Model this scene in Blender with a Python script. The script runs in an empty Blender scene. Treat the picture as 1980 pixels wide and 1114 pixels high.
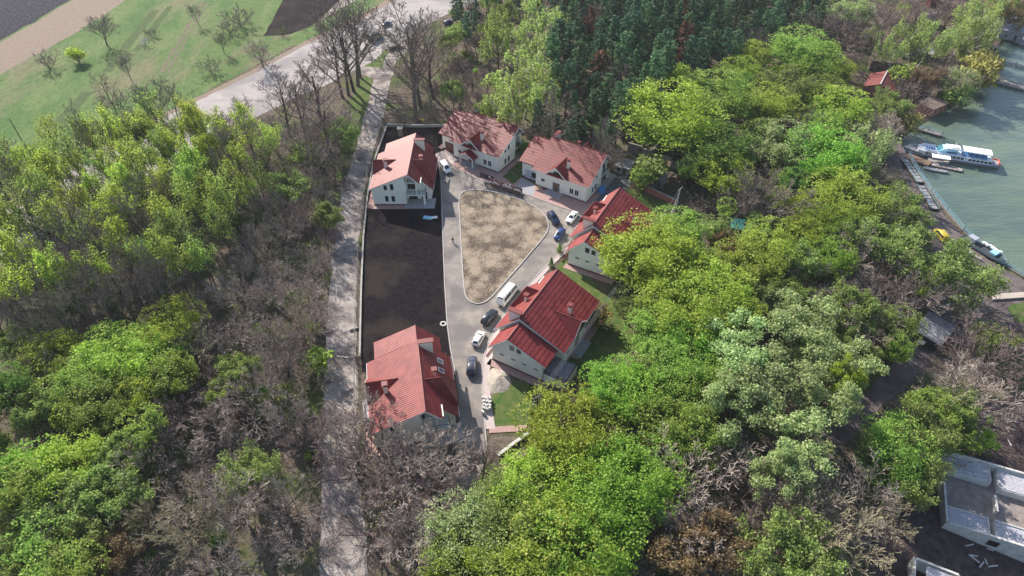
import bpy, bmesh, math, random
import numpy as np
from mathutils import Vector, Matrix, noise
R = math.radians
scene = bpy.context.scene
COL = scene.collection

# ------------------------------------------------------------------ camera, sky, sun
CAM_H = 102.0
FPX = 1298.0            # focal length in pixels of the 1980 px wide photograph
PITCH = R(43.56)        # degrees below the horizon
cam_d = bpy.data.cameras.new('camera')
cam = bpy.data.objects.new('camera', cam_d); COL.objects.link(cam)
cam.location = (0, 0, CAM_H)
cam.rotation_euler = (R(90) - PITCH, 0, 0)
cam_d.sensor_width = 36.0
cam_d.lens = 36.0 * FPX / 1980.0
cam_d.clip_start = 0.5
cam_d.clip_end = 5000
scene.camera = cam

SUN_EL = R(33)
SX, SY = -0.58, 0.815   # horizontal direction towards the sun
world = bpy.data.worlds.new("World"); scene.world = world; world.use_nodes = True
wn = world.node_tree.nodes; wl = world.node_tree.links
bg = wn['Background']
sky = wn.new('ShaderNodeTexSky'); sky.sky_type = 'NISHITA'; sky.sun_disc = False
sky.sun_elevation = SUN_EL; sky.sun_rotation = math.atan2(SX, SY)
sky.altitude = 100; sky.air_density = 1.0; sky.dust_density = 1.5; sky.ozone_density = 1.0
wl.new(sky.outputs[0], bg.inputs[0]); bg.inputs[1].default_value = 0.12
sun_d = bpy.data.lights.new('sun', 'SUN'); sun_d.energy = 4.9; sun_d.angle = R(0.6); sun_d.color = (1.0, 0.93, 0.84)
sun = bpy.data.objects.new('sun', sun_d); COL.objects.link(sun)
ld = Vector((-SX * math.cos(SUN_EL), -SY * math.cos(SUN_EL), -math.sin(SUN_EL)))
sun.rotation_euler = ld.to_track_quat('-Z', 'Y').to_euler()
sun.location = (-150, 260, 200)
scene.view_settings.view_transform = 'Standard'; scene.view_settings.look = 'None'
scene.view_settings.exposure = 0.86
scene.view_settings.gamma = 1.0
scene.cycles.max_bounces = 6
scene.cycles.diffuse_bounces = 3
scene.cycles.glossy_bounces = 2
scene.cycles.transmission_bounces = 4
scene.cycles.transparent_max_bounces = 4

# ------------------------------------------------------------------ ground shape and where a point of the photo lies on it
LAKE_Z = -8.7
def sstep(a, b, v):
    t = np.clip((v - a) / (b - a), 0, 1); return t * t * (3 - 2 * t)
def hgt(x, y):
    return float(-8.0 * sstep(42.0, 102.0, x))
FW = np.array([0, math.cos(PITCH), -math.sin(PITCH)]); UP = np.array([0, math.sin(PITCH), math.cos(PITCH)])
def ray(px, py):
    return FW * FPX + np.array([1., 0, 0]) * (px - 990) + UP * (557 - py)
def Wz(px, py, z):
    d = ray(px, py); t = (z - CAM_H) / d[2]
    return np.array([0, 0, CAM_H]) + t * d
def W(px, py, up=0.0):
    z = 0.0
    for _ in range(14):
        p = Wz(px, py, z + up); z = 0.5 * z + 0.5 * hgt(p[0], p[1])
    p = Wz(px, py, z + up)
    return float(p[0]), float(p[1]), float(p[2])
def proj(x, y, z):
    d = np.array([x, y, z - CAM_H]); k = d @ FW
    return 990 + FPX * d[0] / k, 557 - FPX * (d @ UP) / k
def pxpm(x, y, z):
    return FPX / (np.array([x, y, z - CAM_H]) @ FW)

# ------------------------------------------------------------------ materials
MATS = {}
def _n(nt, t, x=0, y=0):
    n = nt.nodes.new(t); n.location = (x, y); return n
def mat(name, col, rough=0.7, col2=None, scale=3.0, detail=4.0, spec=0.3, metallic=0.0, bump=0.0, bscale=None,
        col3=None, scale3=0.4, stretch=None, rot=0.0, lo=0.35, hi=0.65):
    if name in MATS: return MATS[name]
    m = bpy.data.materials.new(name); m.use_nodes = True; nt = m.node_tree
    b = nt.nodes['Principled BSDF']
    b.inputs['Base Color'].default_value = (*col, 1); b.inputs['Roughness'].default_value = rough
    b.inputs['Specular IOR Level'].default_value = spec; b.inputs['Metallic'].default_value = metallic
    if col2 is not None or bump > 0:
        tc = _n(nt, 'ShaderNodeTexCoord'); mp = _n(nt, 'ShaderNodeMapping')
        nt.links.new(tc.outputs['Object'], mp.inputs[0])
        mp.inputs['Rotation'].default_value = (0, 0, rot)
        if stretch: mp.inputs['Scale'].default_value = stretch
    if col2 is not None:
        nz = _n(nt, 'ShaderNodeTexNoise'); nz.inputs['Scale'].default_value = scale; nz.inputs['Detail'].default_value = detail
        nz.inputs['Roughness'].default_value = 0.65
        nt.links.new(mp.outputs[0], nz.inputs['Vector'])
        rp = _n(nt, 'ShaderNodeValToRGB'); rp.color_ramp.elements[0].position = lo; rp.color_ramp.elements[1].position = hi
        rp.color_ramp.elements[0].color = (*col, 1); rp.color_ramp.elements[1].color = (*col2, 1)
        nt.links.new(nz.outputs[0], rp.inputs[0]); out = rp.outputs[0]
        if col3 is not None:
            n3 = _n(nt, 'ShaderNodeTexNoise'); n3.inputs['Scale'].default_value = scale3; n3.inputs['Detail'].default_value = 5
            nt.links.new(tc.outputs['Object'], n3.inputs['Vector'])
            r3 = _n(nt, 'ShaderNodeValToRGB'); r3.color_ramp.elements[0].position = 0.48; r3.color_ramp.elements[1].position = 0.62
            nt.links.new(n3.outputs[0], r3.inputs[0])
            mx = _n(nt, 'ShaderNodeMixRGB'); nt.links.new(r3.outputs[0], mx.inputs[0]); nt.links.new(out, mx.inputs[1])
            mx.inputs[2].default_value = (*col3, 1); out = mx.outputs[0]
        nt.links.new(out, b.inputs['Base Color'])
    if bump > 0:
        nb = _n(nt, 'ShaderNodeTexNoise'); nb.inputs['Scale'].default_value = bscale or scale * 2; nb.inputs['Detail'].default_value = 5
        nt.links.new(mp.outputs[0], nb.inputs['Vector'])
        bp = _n(nt, 'ShaderNodeBump'); bp.inputs['Strength'].default_value = bump; bp.inputs['Distance'].default_value = 0.3
        nt.links.new(nb.outputs[0], bp.inputs['Height']); nt.links.new(bp.outputs[0], b.inputs['Normal'])
    MATS[name] = m; return m

def leaf_mat(name, c1, c2, trans=0.4, c3=None):
    m = bpy.data.materials.new(name); m.use_nodes = True; nt = m.node_tree
    b = nt.nodes['Principled BSDF']; out = nt.nodes['Material Output']
    g = _n(nt, 'ShaderNodeNewGeometry'); rp = _n(nt, 'ShaderNodeValToRGB')
    rp.color_ramp.elements[0].color = (*c1, 1); rp.color_ramp.elements[1].color = (*c2, 1)
    if c3:
        e = rp.color_ramp.elements.new(0.88); e.color = (*c2, 1); rp.color_ramp.elements[2].color = (*c3, 1)
    oi = _n(nt, 'ShaderNodeObjectInfo')
    hs = _n(nt, 'ShaderNodeHueSaturation')
    mr = _n(nt, 'ShaderNodeMapRange'); mr.inputs[3].default_value = 0.75; mr.inputs[4].default_value = 1.25
    mh = _n(nt, 'ShaderNodeMapRange'); mh.inputs[3].default_value = 0.485; mh.inputs[4].default_value = 0.515
    nt.links.new(oi.outputs['Random'], mr.inputs[0]); nt.links.new(oi.outputs['Random'], mh.inputs[0])
    nt.links.new(g.outputs['Random Per Island'], rp.inputs[0]); nt.links.new(rp.outputs[0], hs.inputs['Color'])
    nt.links.new(mr.outputs[0], hs.inputs['Value']); nt.links.new(mh.outputs[0], hs.inputs['Hue'])
    nt.links.new(hs.outputs[0], b.inputs['Base Color'])
    b.inputs['Roughness'].default_value = 0.55; b.inputs['Specular IOR Level'].default_value = 0.25
    tr = _n(nt, 'ShaderNodeBsdfTranslucent'); nt.links.new(hs.outputs[0], tr.inputs[0])
    mx = _n(nt, 'ShaderNodeMixShader'); mx.inputs[0].default_value = trans
    nt.links.new(b.outputs[0], mx.inputs[1]); nt.links.new(tr.outputs[0], mx.inputs[2]); nt.links.new(mx.outputs[0], out.inputs[0])
    MATS[name] = m; return m

def glass_mat(name, col=(0.015, 0.02, 0.025), rough=0.12):
    return mat(name, col, rough, spec=0.6)

# ------------------------------------------------------------------ mesh building
# parts that come as several separate pieces: each piece is linked as an object of its own
SPLIT = {'apron', 'partition', 'seat', 'barge_board', 'gutter', 'column', 'patio_door', 'porch_post', 'plinth', 'post', 'insulator', 'pile', 'canopy_pole', 'lifebuoy', 'bearer', 'stile', 'rung', 'roof_rail', 'bow_rail', 'rubbing_strake', 'bag', 'parapet', 'doorstep', 'railing', 'rail', 'bulwark'}
class MB:
    def __init__(s): s.v = []; s.f = []; s.m = []
    def poly(s, pts, mi=0):
        i = len(s.v); s.v += [tuple(map(float, p)) for p in pts]; s.f.append(tuple(range(i, i + len(pts)))); s.m.append(mi); return s
    def box(s, c, d, rz=0.0, mi=0):
        x, y, z = d[0] / 2, d[1] / 2, d[2] / 2; i = len(s.v); cs, sn = math.cos(rz), math.sin(rz)
        for a in (-1, 1):
            for b in (-1, 1):
                for e in (-1, 1):
                    px, py = a * x, b * y
                    s.v.append((c[0] + cs * px - sn * py, c[1] + sn * px + cs * py, c[2] + e * z))
        for q in ((0, 1, 3, 2), (4, 6, 7, 5), (0, 4, 5, 1), (2, 3, 7, 6), (0, 2, 6, 4), (1, 5, 7, 3)):
            s.f.append(tuple(i + k for k in q)); s.m.append(mi)
        return s
    def beam(s, p, q, w, h, mi=0):
        # rectangular bar from p to q
        p = Vector(p); q = Vector(q); d = (q - p)
        if d.length < 1e-6: return s
        d.normalize(); up = Vector((0, 0, 1))
        if abs(d.z) > 0.98: up = Vector((1, 0, 0))
        a = d.cross(up).normalized() * (w / 2); b = a.cross(d).normalized() * (h / 2)
        i = len(s.v)
        for o in (p, q):
            for u, t in ((-1, -1), (1, -1), (1, 1), (-1, 1)): s.v.append(tuple(o + a * u + b * t))
        for k in range(4): s.f.append((i + k, i + (k + 1) % 4, i + 4 + (k + 1) % 4, i + 4 + k)); s.m.append(mi)
        s.f.append((i + 3, i + 2, i + 1, i)); s.m.append(mi); s.f.append((i + 4, i + 5, i + 6, i + 7)); s.m.append(mi)
        return s
    def tube(s, p, q, r0, r1=None, n=8, mi=0, cap=True):
        p = Vector(p); q = Vector(q); r1 = r0 if r1 is None else r1; d = (q - p)
        if d.length < 1e-6: return s
        d.normalize(); a = d.orthogonal().normalized(); b = d.cross(a); i = len(s.v)
        for o, r in ((p, r0), (q, r1)):
            for k in range(n):
                t = 2 * math.pi * k / n; s.v.append(tuple(o + a * (r * math.cos(t)) + b * (r * math.sin(t))))
        for k in range(n): s.f.append((i + k, i + (k + 1) % n, i + n + (k + 1) % n, i + n + k)); s.m.append(mi)
        if cap:
            s.f.append(tuple(i + n - 1 - k for k in range(n))); s.m.append(mi)
            s.f.append(tuple(i + n + k for k in range(n))); s.m.append(mi)
        return s
    def prism(s, pts, vec, mi=0):
        # closed polygon pts (3d) extruded along vec
        n = len(pts); i = len(s.v); vec = Vector(vec)
        s.v += [tuple(map(float, p)) for p in pts]; s.v += [tuple(Vector(p) + vec) for p in pts]
        s.f.append(tuple(i + k for k in range(n))[::-1]); s.m.append(mi); s.f.append(tuple(i + n + k for k in range(n))); s.m.append(mi)
        for k in range(n): s.f.append((i + k, i + (k + 1) % n, i + n + (k + 1) % n, i + n + k)); s.m.append(mi)
        return s
    def slab(s, pts, t, mi=0):
        # a sloping polygon with a vertical thickness t below it
        return s.prism([(p[0], p[1], p[2] - t) for p in pts], (0, 0, t), mi)
    def mesh(s, name, mats):
        me = bpy.data.meshes.new(name); me.from_pydata(s.v, [], s.f)
        for m in (mats if isinstance(mats, (list, tuple)) else [mats]): me.materials.append(m)
        if any(s.m): me.polygons.foreach_set('material_index', s.m)
        bm = bmesh.new(); bm.from_mesh(me); bmesh.ops.recalc_face_normals(bm, faces=bm.faces[:]); bm.to_mesh(me); bm.free()
        me.update(); return me
    def pieces(s):
        n = len(s.f); par = list(range(n))
        def find(a):
            while par[a] != a: par[a] = par[par[a]]; a = par[a]
            return a
        own = {}
        for i, f in enumerate(s.f):
            for k in f:
                if k in own: par[find(i)] = find(own[k])
                else: own[k] = i
        grp = {}
        for i in range(n): grp.setdefault(find(i), []).append(i)
        G = []
        for fs in grp.values():
            c = np.array([s.v[k] for i in fs for k in s.f[i]]); G.append([fs, c.min(0) - .01, c.max(0) + .01])
        again = True
        while again:
            again = False
            for i in range(len(G)):
                for j in range(i + 1, len(G)):
                    if np.all(G[i][1] <= G[j][2]) and np.all(G[j][1] <= G[i][2]):
                        G[i] = [G[i][0] + G[j][0], np.minimum(G[i][1], G[j][1]), np.maximum(G[i][2], G[j][2])]; del G[j]; again = True; break
                if again: break
        out = []
        for fs, _, _ in G:
            m = MB(); mp = {}
            for i in fs:
                for k in s.f[i]:
                    if k not in mp: mp[k] = len(m.v); m.v.append(s.v[k])
                m.f.append(tuple(mp[k] for k in s.f[i])); m.m.append(s.m[i])
            out.append(m)
        return out
    def build(s, name, mats, parent=None, loc=None, smooth=False):
        if name in SPLIT:
            for m in s.pieces(): o = obj(name, m.mesh(name, mats), parent, loc, smooth)
            return o
        return obj(name, s.mesh(name, mats), parent, loc, smooth)

def obj(name, me, parent=None, loc=None, smooth=False):
    o = bpy.data.objects.new(name, me); COL.objects.link(o)
    if parent is not None: o.parent = parent
    if loc is not None: o.location = loc
    if smooth:
        me.polygons.foreach_set('use_smooth', [True] * len(me.polygons))
    return o
def tag(o, label=None, cat=None, group=None, kind=None):
    if label: o['label'] = label
    if cat: o['category'] = cat
    if group: o['group'] = group
    if kind: o['kind'] = kind
    return o
def thing(name, label, cat, loc=(0, 0, 0), rz=0.0, group=None):
    o = bpy.data.objects.new(name, None); COL.objects.link(o)
    o.empty_display_size = 0.5; o.location = loc; o.rotation_euler = (0, 0, rz)
    return tag(o, label, cat, group)
def kids(o): return [c for c in COL.objects if c.parent == o]
def copy_tree(o, ch_map, parent=None):
    c = o.copy(); COL.objects.link(c)
    if parent is not None: c.parent = parent
    for ch in ch_map.get(o.name, []): copy_tree(ch, ch_map, c)
    return c
def child_map(root):
    mp = {}
    def rec(o):
        ks = [c for c in COL.objects if c.parent == o]; mp[o.name] = ks
        for k in ks: rec(k)
    rec(root); return mp

# ------------------------------------------------------------------ the ground
SHORE = [(2300, 640), (2060, 575), (1985, 538), (1945, 517), (1890, 478), (1850, 436), (1815, 392), (1785, 348), (1768, 326), (1750, 303), (1741, 284),
         (1745, 264), (1762, 247), (1790, 232), (1820, 214), (1850, 188), (1885, 150), (1905, 126), (1925, 106), (1938, 78), (1975, 62), (2120, 30)]
shore_w = [Wz(a, b, -8.2)[:2] for a, b in SHORE]
lake_poly = np.array(shore_w + [(900, shore_w[-1][1] + 60), (900, shore_w[0][1] - 30)])
def in_poly(px, py, poly):
    ins = np.zeros(px.shape, bool); n = len(poly)
    for i in range(n):
        x0, y0 = poly[i]; x1, y1 = poly[(i + 1) % n]
        c = ((y0 > py) != (y1 > py)) & (px < (x1 - x0) * (py - y0) / (y1 - y0 + 1e-12) + x0); ins ^= c
    return ins
def dist_line(px, py, pts):
    d = np.full(px.shape, 1e9)
    for (x0, y0), (x1, y1) in zip(pts[:-1], pts[1:]):
        dx, dy = x1 - x0, y1 - y0; t = np.clip(((px - x0) * dx + (py - y0) * dy) / (dx * dx + dy * dy), 0, 1)
        d = np.minimum(d, np.hypot(px - x0 - t * dx, py - y0 - t * dy))
    return d
xs = np.concatenate([np.linspace(-1500, -310, 12), np.arange(-300, 300.1, 2.5), np.linspace(320, 1500, 12)])
ys = np.concatenate([np.linspace(-400, -20, 8), np.arange(0, 400.1, 2.5), np.linspace(430, 2500, 16)])
GX, GY = np.meshgrid(xs, ys)
GZ = -8.0 * sstep(42.0, 102.0, GX)
ins = in_poly(GX, GY, lake_poly); dl = dist_line(GX, GY, shore_w)
GZ = np.where(ins, GZ - np.clip(0.3 + dl * 0.6, 0, 3.0), GZ)
nx, ny = len(xs), len(ys)
vv = np.stack([GX.ravel(), GY.ravel(), GZ.ravel()], 1)
ii = np.arange(nx * ny).reshape(ny, nx)
ff = np.stack([ii[:-1, :-1].ravel(), ii[:-1, 1:].ravel(), ii[1:, 1:].ravel(), ii[1:, :-1].ravel()], 1)
me = bpy.data.meshes.new('ground'); me.from_pydata(vv.tolist(), [], ff.tolist()); 
me.materials.append(mat('forest_floor', (0.07, 0.055, 0.042), 0.95, (0.16, 0.128, 0.1), 0.9, 12, 0.1, bump=0.5, bscale=3.0, col3=(0.075, 0.095, 0.03), scale3=0.11))
tag(obj('ground', me), kind='structure')
lk = MB().poly([(p[0], p[1], LAKE_Z) for p in lake_poly.tolist()])
wm = mat('lake_water', (0.082, 0.122, 0.1), 0.22, (0.128, 0.168, 0.12), 0.06, 6, 0.5, stretch=(.6, 1.6, 1), rot=R(-25), lo=.4, hi=.58)
# wind ripples on the water
nt = wm.node_tree; tc = _n(nt, 'ShaderNodeTexCoord'); mp = _n(nt, 'ShaderNodeMapping'); mp.inputs['Rotation'].default_value = (0, 0, R(-25)); mp.inputs['Scale'].default_value = (0.35, 1.2, 1)
nz = _n(nt, 'ShaderNodeTexNoise'); nz.inputs['Scale'].default_value = 0.9; nz.inputs['Detail'].default_value = 6
bp = _n(nt, 'ShaderNodeBump'); bp.inputs['Strength'].default_value = 0.5; bp.inputs['Distance'].default_value = 0.3
nt.links.new(tc.outputs['Object'], mp.inputs[0]); nt.links.new(mp.outputs[0], nz.inputs[0]); nt.links.new(nz.outputs[0], bp.inputs['Height'])
nt.links.new(bp.outputs[0], nt.nodes['Principled BSDF'].inputs['Normal'])
tag(lk.build('water', wm), kind='structure')

rngj = random.Random(5)
def sheet(name, pts, off, m, jit=0.35, step=2.5, cell=0.0, world_pts=False, kind='structure', thick=0.0):
    P = [tuple(p) if world_pts else W(*p)[:2] for p in pts]
    Q = []
    for i, (a, b) in enumerate(zip(P, P[1:] + P[:1])):
        L = math.hypot(b[0] - a[0], b[1] - a[1]); n = max(1, int(L / step)) if step else 1
        for k in range(n):
            t = k / n; x = a[0] + (b[0] - a[0]) * t; y = a[1] + (b[1] - a[1]) * t
            if jit and n > 1:
                v = noise.noise_vector(Vector((x * 0.35, y * 0.35, off * 31))); w = noise.noise_vector(Vector((x * 1.3, y * 1.3, off * 57)))
                x += jit * (2.2 * v.x + 1.0 * w.x); y += jit * (2.2 * v.y + 1.0 * w.y)
            Q.append((x, y))
    bm = bmesh.new(); vs = [bm.verts.new((x, y, 0)) for x, y in Q]
    f = bm.faces.new(vs)
    if f.normal.z < 0 or True:
        bm.normal_update()
        if f.normal.z < 0: f.normal_flip()
    bmesh.ops.triangulate(bm, faces=[f], ngon_method='EAR_CLIP')
    xsn = [q[0] for q in Q]; ysn = [q[1] for q in Q]
    c = cell or (2.5 if max(xsn) > 40 else 0)
    if c:
        for k in range(int(min(xsn) // c), int(max(xsn) // c) + 1):
            bmesh.ops.bisect_plane(bm, geom=bm.verts[:] + bm.edges[:] + bm.faces[:], plane_co=(k * c, 0, 0), plane_no=(1, 0, 0))
        for k in range(int(min(ysn) // c), int(max(ysn) // c) + 1):
            bmesh.ops.bisect_plane(bm, geom=bm.verts[:] + bm.edges[:] + bm.faces[:], plane_co=(0, k * c, 0), plane_no=(0, 1, 0))
        bmesh.ops.triangulate(bm, faces=bm.faces[:])
    for v in bm.verts: v.co.z = hgt(v.co.x, v.co.y) + off
    if thick:
        r = bmesh.ops.extrude_face_region(bm, geom=bm.faces[:])
        for e in r['geom']:
            if isinstance(e, bmesh.types.BMVert): e.co.z -= thick
    me = bpy.data.meshes.new(name); bmesh.ops.recalc_face_normals(bm, faces=bm.faces[:]) if thick else None
    bm.to_mesh(me); bm.free(); me.materials.append(m)
    o = obj(name, me); return tag(o, kind=kind)

# ground colours
def meadow_mat():
    m = mat('meadow_grass', (0.09, 0.13, 0.05), 0.95, spec=0.1); nt = m.node_tree; b = nt.nodes['Principled BSDF']; tc = _n(nt, 'ShaderNodeTexCoord')
    mp = _n(nt, 'ShaderNodeMapping'); mp.inputs['Rotation'].default_value = (0, 0, R(-52)); mp.inputs['Scale'].default_value = (1, .4, 1); nt.links.new(tc.outputs['Object'], mp.inputs[0])
    def nz(sc, det, src):
        n = _n(nt, 'ShaderNodeTexNoise'); n.inputs['Scale'].default_value = sc; n.inputs['Detail'].default_value = det; n.inputs['Roughness'].default_value = .7; nt.links.new(src, n.inputs[0]); return n.outputs[0]
    def ramp(src, lo, hi, c0, c1):
        r = _n(nt, 'ShaderNodeValToRGB'); r.color_ramp.elements[0].position = lo; r.color_ramp.elements[1].position = hi; r.color_ramp.elements[0].color = (*c0, 1); r.color_ramp.elements[1].color = (*c1, 1); nt.links.new(src, r.inputs[0]); return r.outputs[0]
    def mix(f, a, c, mode='MIX'):
        x = _n(nt, 'ShaderNodeMixRGB'); x.blend_type = mode
        if isinstance(f, float): x.inputs[0].default_value = f
        else: nt.links.new(f, x.inputs[0])
        nt.links.new(a, x.inputs[1])
        if isinstance(c, tuple): x.inputs[2].default_value = (*c, 1)
        else: nt.links.new(c, x.inputs[2])
        return x.outputs[0]
    base = ramp(nz(.10, 8, mp.outputs[0]), .38, .62, (0.062, 0.125, 0.034), (0.125, 0.17, 0.062))
    tan = ramp(nz(.045, 7, mp.outputs[0]), .5, .64, (0, 0, 0), (.75, .75, .75)); base = mix(tan, base, (0.175, 0.15, 0.095))
    fine = ramp(nz(1.1, 10, mp.outputs[0]), .3, .7, (.55, .55, .55), (1.45, 1.45, 1.45)); base = mix(.75, base, fine, 'MULTIPLY')
    dots = ramp(nz(.55, 3, tc.outputs['Object']), .66, .7, (0, 0, 0), (.6, .6, .6)); base = mix(dots, base, (0.05, 0.06, 0.03))
    nt.links.new(base, b.inputs['Base Color']); return m
M_meadow = meadow_mat()
M_soil = mat('black_soil', (0.007, 0.0055, 0.008), 0.95, (0.02, 0.0155, 0.018), 0.9, 14, 0.05, bump=0.6, bscale=5.0, col3=(0.03, 0.024, 0.022), scale3=0.12)
M_plough = mat('ploughed_soil', (0.012, 0.012, 0.02), 0.95, (0.09, 0.09, 0.11), 1.1, 8, 0.1, bump=0.9, bscale=3.0, lo=0.45, hi=0.75)
M_tilled = mat('tilled_brown_soil', (0.185, 0.14, 0.108), 0.95, (0.27, 0.215, 0.17), 1.2, 8, 0.1, bump=0.6, bscale=3)
M_fresh = mat('fresh_green_grass', (0.07, 0.125, 0.035), 0.95, (0.12, 0.165, 0.06), 0.5, 8, 0.1, bump=0.5)
M_gravel = mat('pale_gravel', (0.205, 0.178, 0.16), 0.95, (0.4, 0.355, 0.325), 0.5, 12, 0.1, bump=0.5, bscale=3, col3=(0.14, 0.12, 0.115), scale3=0.2)
M_road = mat('dusty_road', (0.275, 0.25, 0.242), 0.9, (0.385, 0.35, 0.335), 0.35, 12, 0.15, bump=0.15, col3=(0.235, 0.217, 0.215), scale3=0.07, stretch=(0.3, 1, 1), rot=R(30))
M_asph = mat('dusty_asphalt', (0.195, 0.175, 0.158), 0.9, (0.3, 0.265, 0.23), 0.5, 12, 0.15, bump=0.15, bscale=6, col3=(0.16, 0.147, 0.14), scale3=0.13)
M_dry = mat('dry_island_grass', (0.15, 0.115, 0.085), 0.95, (0.37, 0.305, 0.22), 0.75, 12, 0.1, bump=0.5, bscale=4, lo=0.4, hi=0.66)
M_pav = mat('red_pavers', (0.33, 0.2, 0.18), 0.85, (0.42, 0.29, 0.26), 2.5, 6, 0.15)
M_pavp = mat('pale_pavers', (0.42, 0.34, 0.32), 0.85, (0.5, 0.42, 0.4), 2.0, 6, 0.15)
M_grey = mat('grey_paving', (0.27, 0.265, 0.28), 0.85, (0.36, 0.355, 0.37), 2.0, 6, 0.15)
M_kerb = mat('kerb_concrete', (0.33, 0.31, 0.295), 0.85, (0.44, 0.415, 0.395), 2.0)
M_yard = mat('brown_yard_soil', (0.075, 0.06, 0.05), 0.95, (0.17, 0.14, 0.11), 0.9, 8, 0.1, bump=0.6)
M_lawn = mat('young_lawn', (0.045, 0.105, 0.018), 0.95, (0.13, 0.14, 0.055), 0.7, 8, 0.1, bump=0.5, bscale=6)
M_dirt = mat('damp_dirt', (0.085, 0.07, 0.072), 0.9, (0.17, 0.14, 0.135), 0.35, 9, 0.15, bump=0.4, bscale=3)
M_earth = mat('dark_earth', (0.045, 0.033, 0.034), 0.95, (0.11, 0.082, 0.075), 0.6, 9, 0.1, bump=0.8, bscale=3)
M_sand = mat('building_sand', (0.33, 0.285, 0.235), 0.95, (0.43, 0.385, 0.33), 1.5, 8, 0.1, bump=0.5)

sheet('meadow', [(-700, 560), (-700, -120), (1000, -160), (800, -20), (640, 62), (560, 92), (345, 205), (160, 303), (0, 388), (-200, 490)], 0.012, M_meadow, 0.6, 4)
sheet('field', [(-260, 235), (-30, 98), (128, 4), (200, -48), (120, -90), (-300, 60)], 0.03, M_plough, 0.5, 4)
sheet('soil_strip', [(-260, 330), (-20, 155), (60, 112), (150, 62), (245, 0), (330, -52), (205, -50), (130, 6), (-28, 100), (-260, 240)], 0.028, M_tilled, 0.5, 4)
sheet('grass_strip', [(415, 132), (470, 85), (510, 20), (540, -30), (500, -40), (455, 15), (420, 60), (380, 110), (360, 150)], 0.022, M_fresh, 0.7, 3)
sheet('grass_verge', [(340, 200), (440, 142), (520, 98), (610, 66), (655, 40), (640, 20), (600, 60), (545, 76), (505, 82), (450, 118), (380, 150)], 0.024, M_fresh, 0.7, 3)
sheet('field', [(510, 70), (528, 36), (552, -12), (660, -70), (700, -40), (645, 12), (600, 52), (560, 66)], 0.032, M_soil, 0.25, 4)
sheet('soil_strip', [(650, 22), (700, -5), (750, -45), (700, -60), (650, 5), (612, 48)], 0.03, mat('verge_soil', (0.2, 0.17, 0.14), 0.95, (0.3, 0.26, 0.22), 0.8), 0.4, 3)
M_tan = mat('worn_track', (0.105, 0.1, 0.06), 0.95, (0.165, 0.15, 0.1), 0.8, 8, 0.1)
M_strip = mat('dark_grass_strip', (0.05, 0.085, 0.03), 0.95, (0.085, 0.12, 0.045), 0.8, 9, 0.1)
for nm_, a_, b_, w_, m_ in (('field_track', (392, 2), (312, 140), 1.3, M_tan), ('field_track', (402, 4), (322, 142), 1.0, M_tan), ('field_strip', (168, 178), (108, 248), 4.0, M_strip), ('field_strip', (222, 120), (205, 140), 3.0, M_strip), ('field_strip', (300, 20), (240, 95), 3.5, M_strip),
                            ('field_strip', (330, 12), (262, 100), 2.4, M_strip)):
    a_ = Vector(W(*a_)[:2]); b_ = Vector(W(*b_)[:2]); d_ = (b_ - a_).normalized(); q_ = Vector((-d_.y, d_.x)) * w_ / 2
    sheet(nm_, [tuple(a_ + q_), tuple(b_ + q_), tuple(b_ - q_), tuple(a_ - q_)], 00.02 + .001 * w_, m_, .3, 3.0, world_pts=True)
sheet('main_road', [(960, -60), (770, -2), (690, 42), (590, 88), (480, 148), (345, 213), (160, 312), (0, 397), (-250, 520), (-260, 640), (0, 500), (150, 415), (300, 335), (440, 255), (560, 195), (640, 160),
                    (715, 122), (770, 92), (800, 62), (860, 30), (940, -5), (1060, -60)], 0.04, M_road, 0.35, 3)
sheet('road_shoulder', [(590, 80), (480, 140), (345, 205), (160, 303), (0, 388), (0, 398), (160, 313), (345, 214), (480, 149), (590, 89), (690, 43), (770, -1), (748, 0), (680, 36)], 0.03, M_tilled, 0.2, 3)
sheet('verge', [(700, 132), (735, 110), (742, 96), (775, 88), (770, 100), (745, 130), (718, 150)], 0.05, M_lawn, 0.3, 2)
sheet('gravel_track', [(790, 72), (762, 92), (748, 108), (738, 132), (700, 128), (692, 142), (722, 152), (718, 180), (702, 235), (684, 300), (666, 350), (654, 410), (642, 500), (634, 600), (630, 690), (626, 760), (622, 900), (618, 1150), (716, 1150), (696, 900),
                       (692, 800), (690, 690), (689, 600), (690, 500), (700, 400), (714, 330), (728, 275), (744, 212), (752, 165), (766, 120), (786, 100)], 0.055, M_gravel, 0.25, 2)
sheet('verge', [(722, 152), (716, 184), (700, 238), (684, 296), (664, 345), (650, 345), (660, 280), (672, 215), (690, 170), (706, 148)], 0.03, M_lawn, 0.4, 2)
sheet('verge', [(691, 480), (699, 480), (698, 690), (690, 690)], 0.035, M_yard, 0.1, 2)
# the housing court
sheet('soil_lot', [(704, 404), (852, 404), (857, 480), (861, 570), (867, 650), (874, 700), (880, 760), (700, 760), (699, 600)], 0.03, M_soil, 0.0, 0)
sheet('yard', [(748, 247), (866, 247), (905, 268), (850, 334), (853, 404), (704, 404), (716, 330), (730, 290)], 0.032, M_soil, 0.0, 0)
sheet('yard', [(700, 720), (884, 720), (890, 900), (860, 980), (700, 960)], 0.034, M_yard, 0.2, 2)
street = [(846, 318), (862, 308), (890, 330), (916, 343), (940, 352), (1009, 374), (1028, 380), (1078, 399), (1103, 407), (1130, 417), (1112, 455), (1096, 478), (1062, 508), (1012, 562), (985, 592), (962, 628),
          (944, 662), (935, 692), (932, 722), (934, 780), (938, 830), (942, 862), (934, 905), (905, 965), (850, 990), (800, 1010), (790, 990), (850, 950), (885, 890), (890, 830), (888, 780), (880, 720), (871, 675), (865, 630), (860, 555), (856, 450), (852, 345)]
sheet('street', street, 0.05, M_asph, 0.0, 0)
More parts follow.
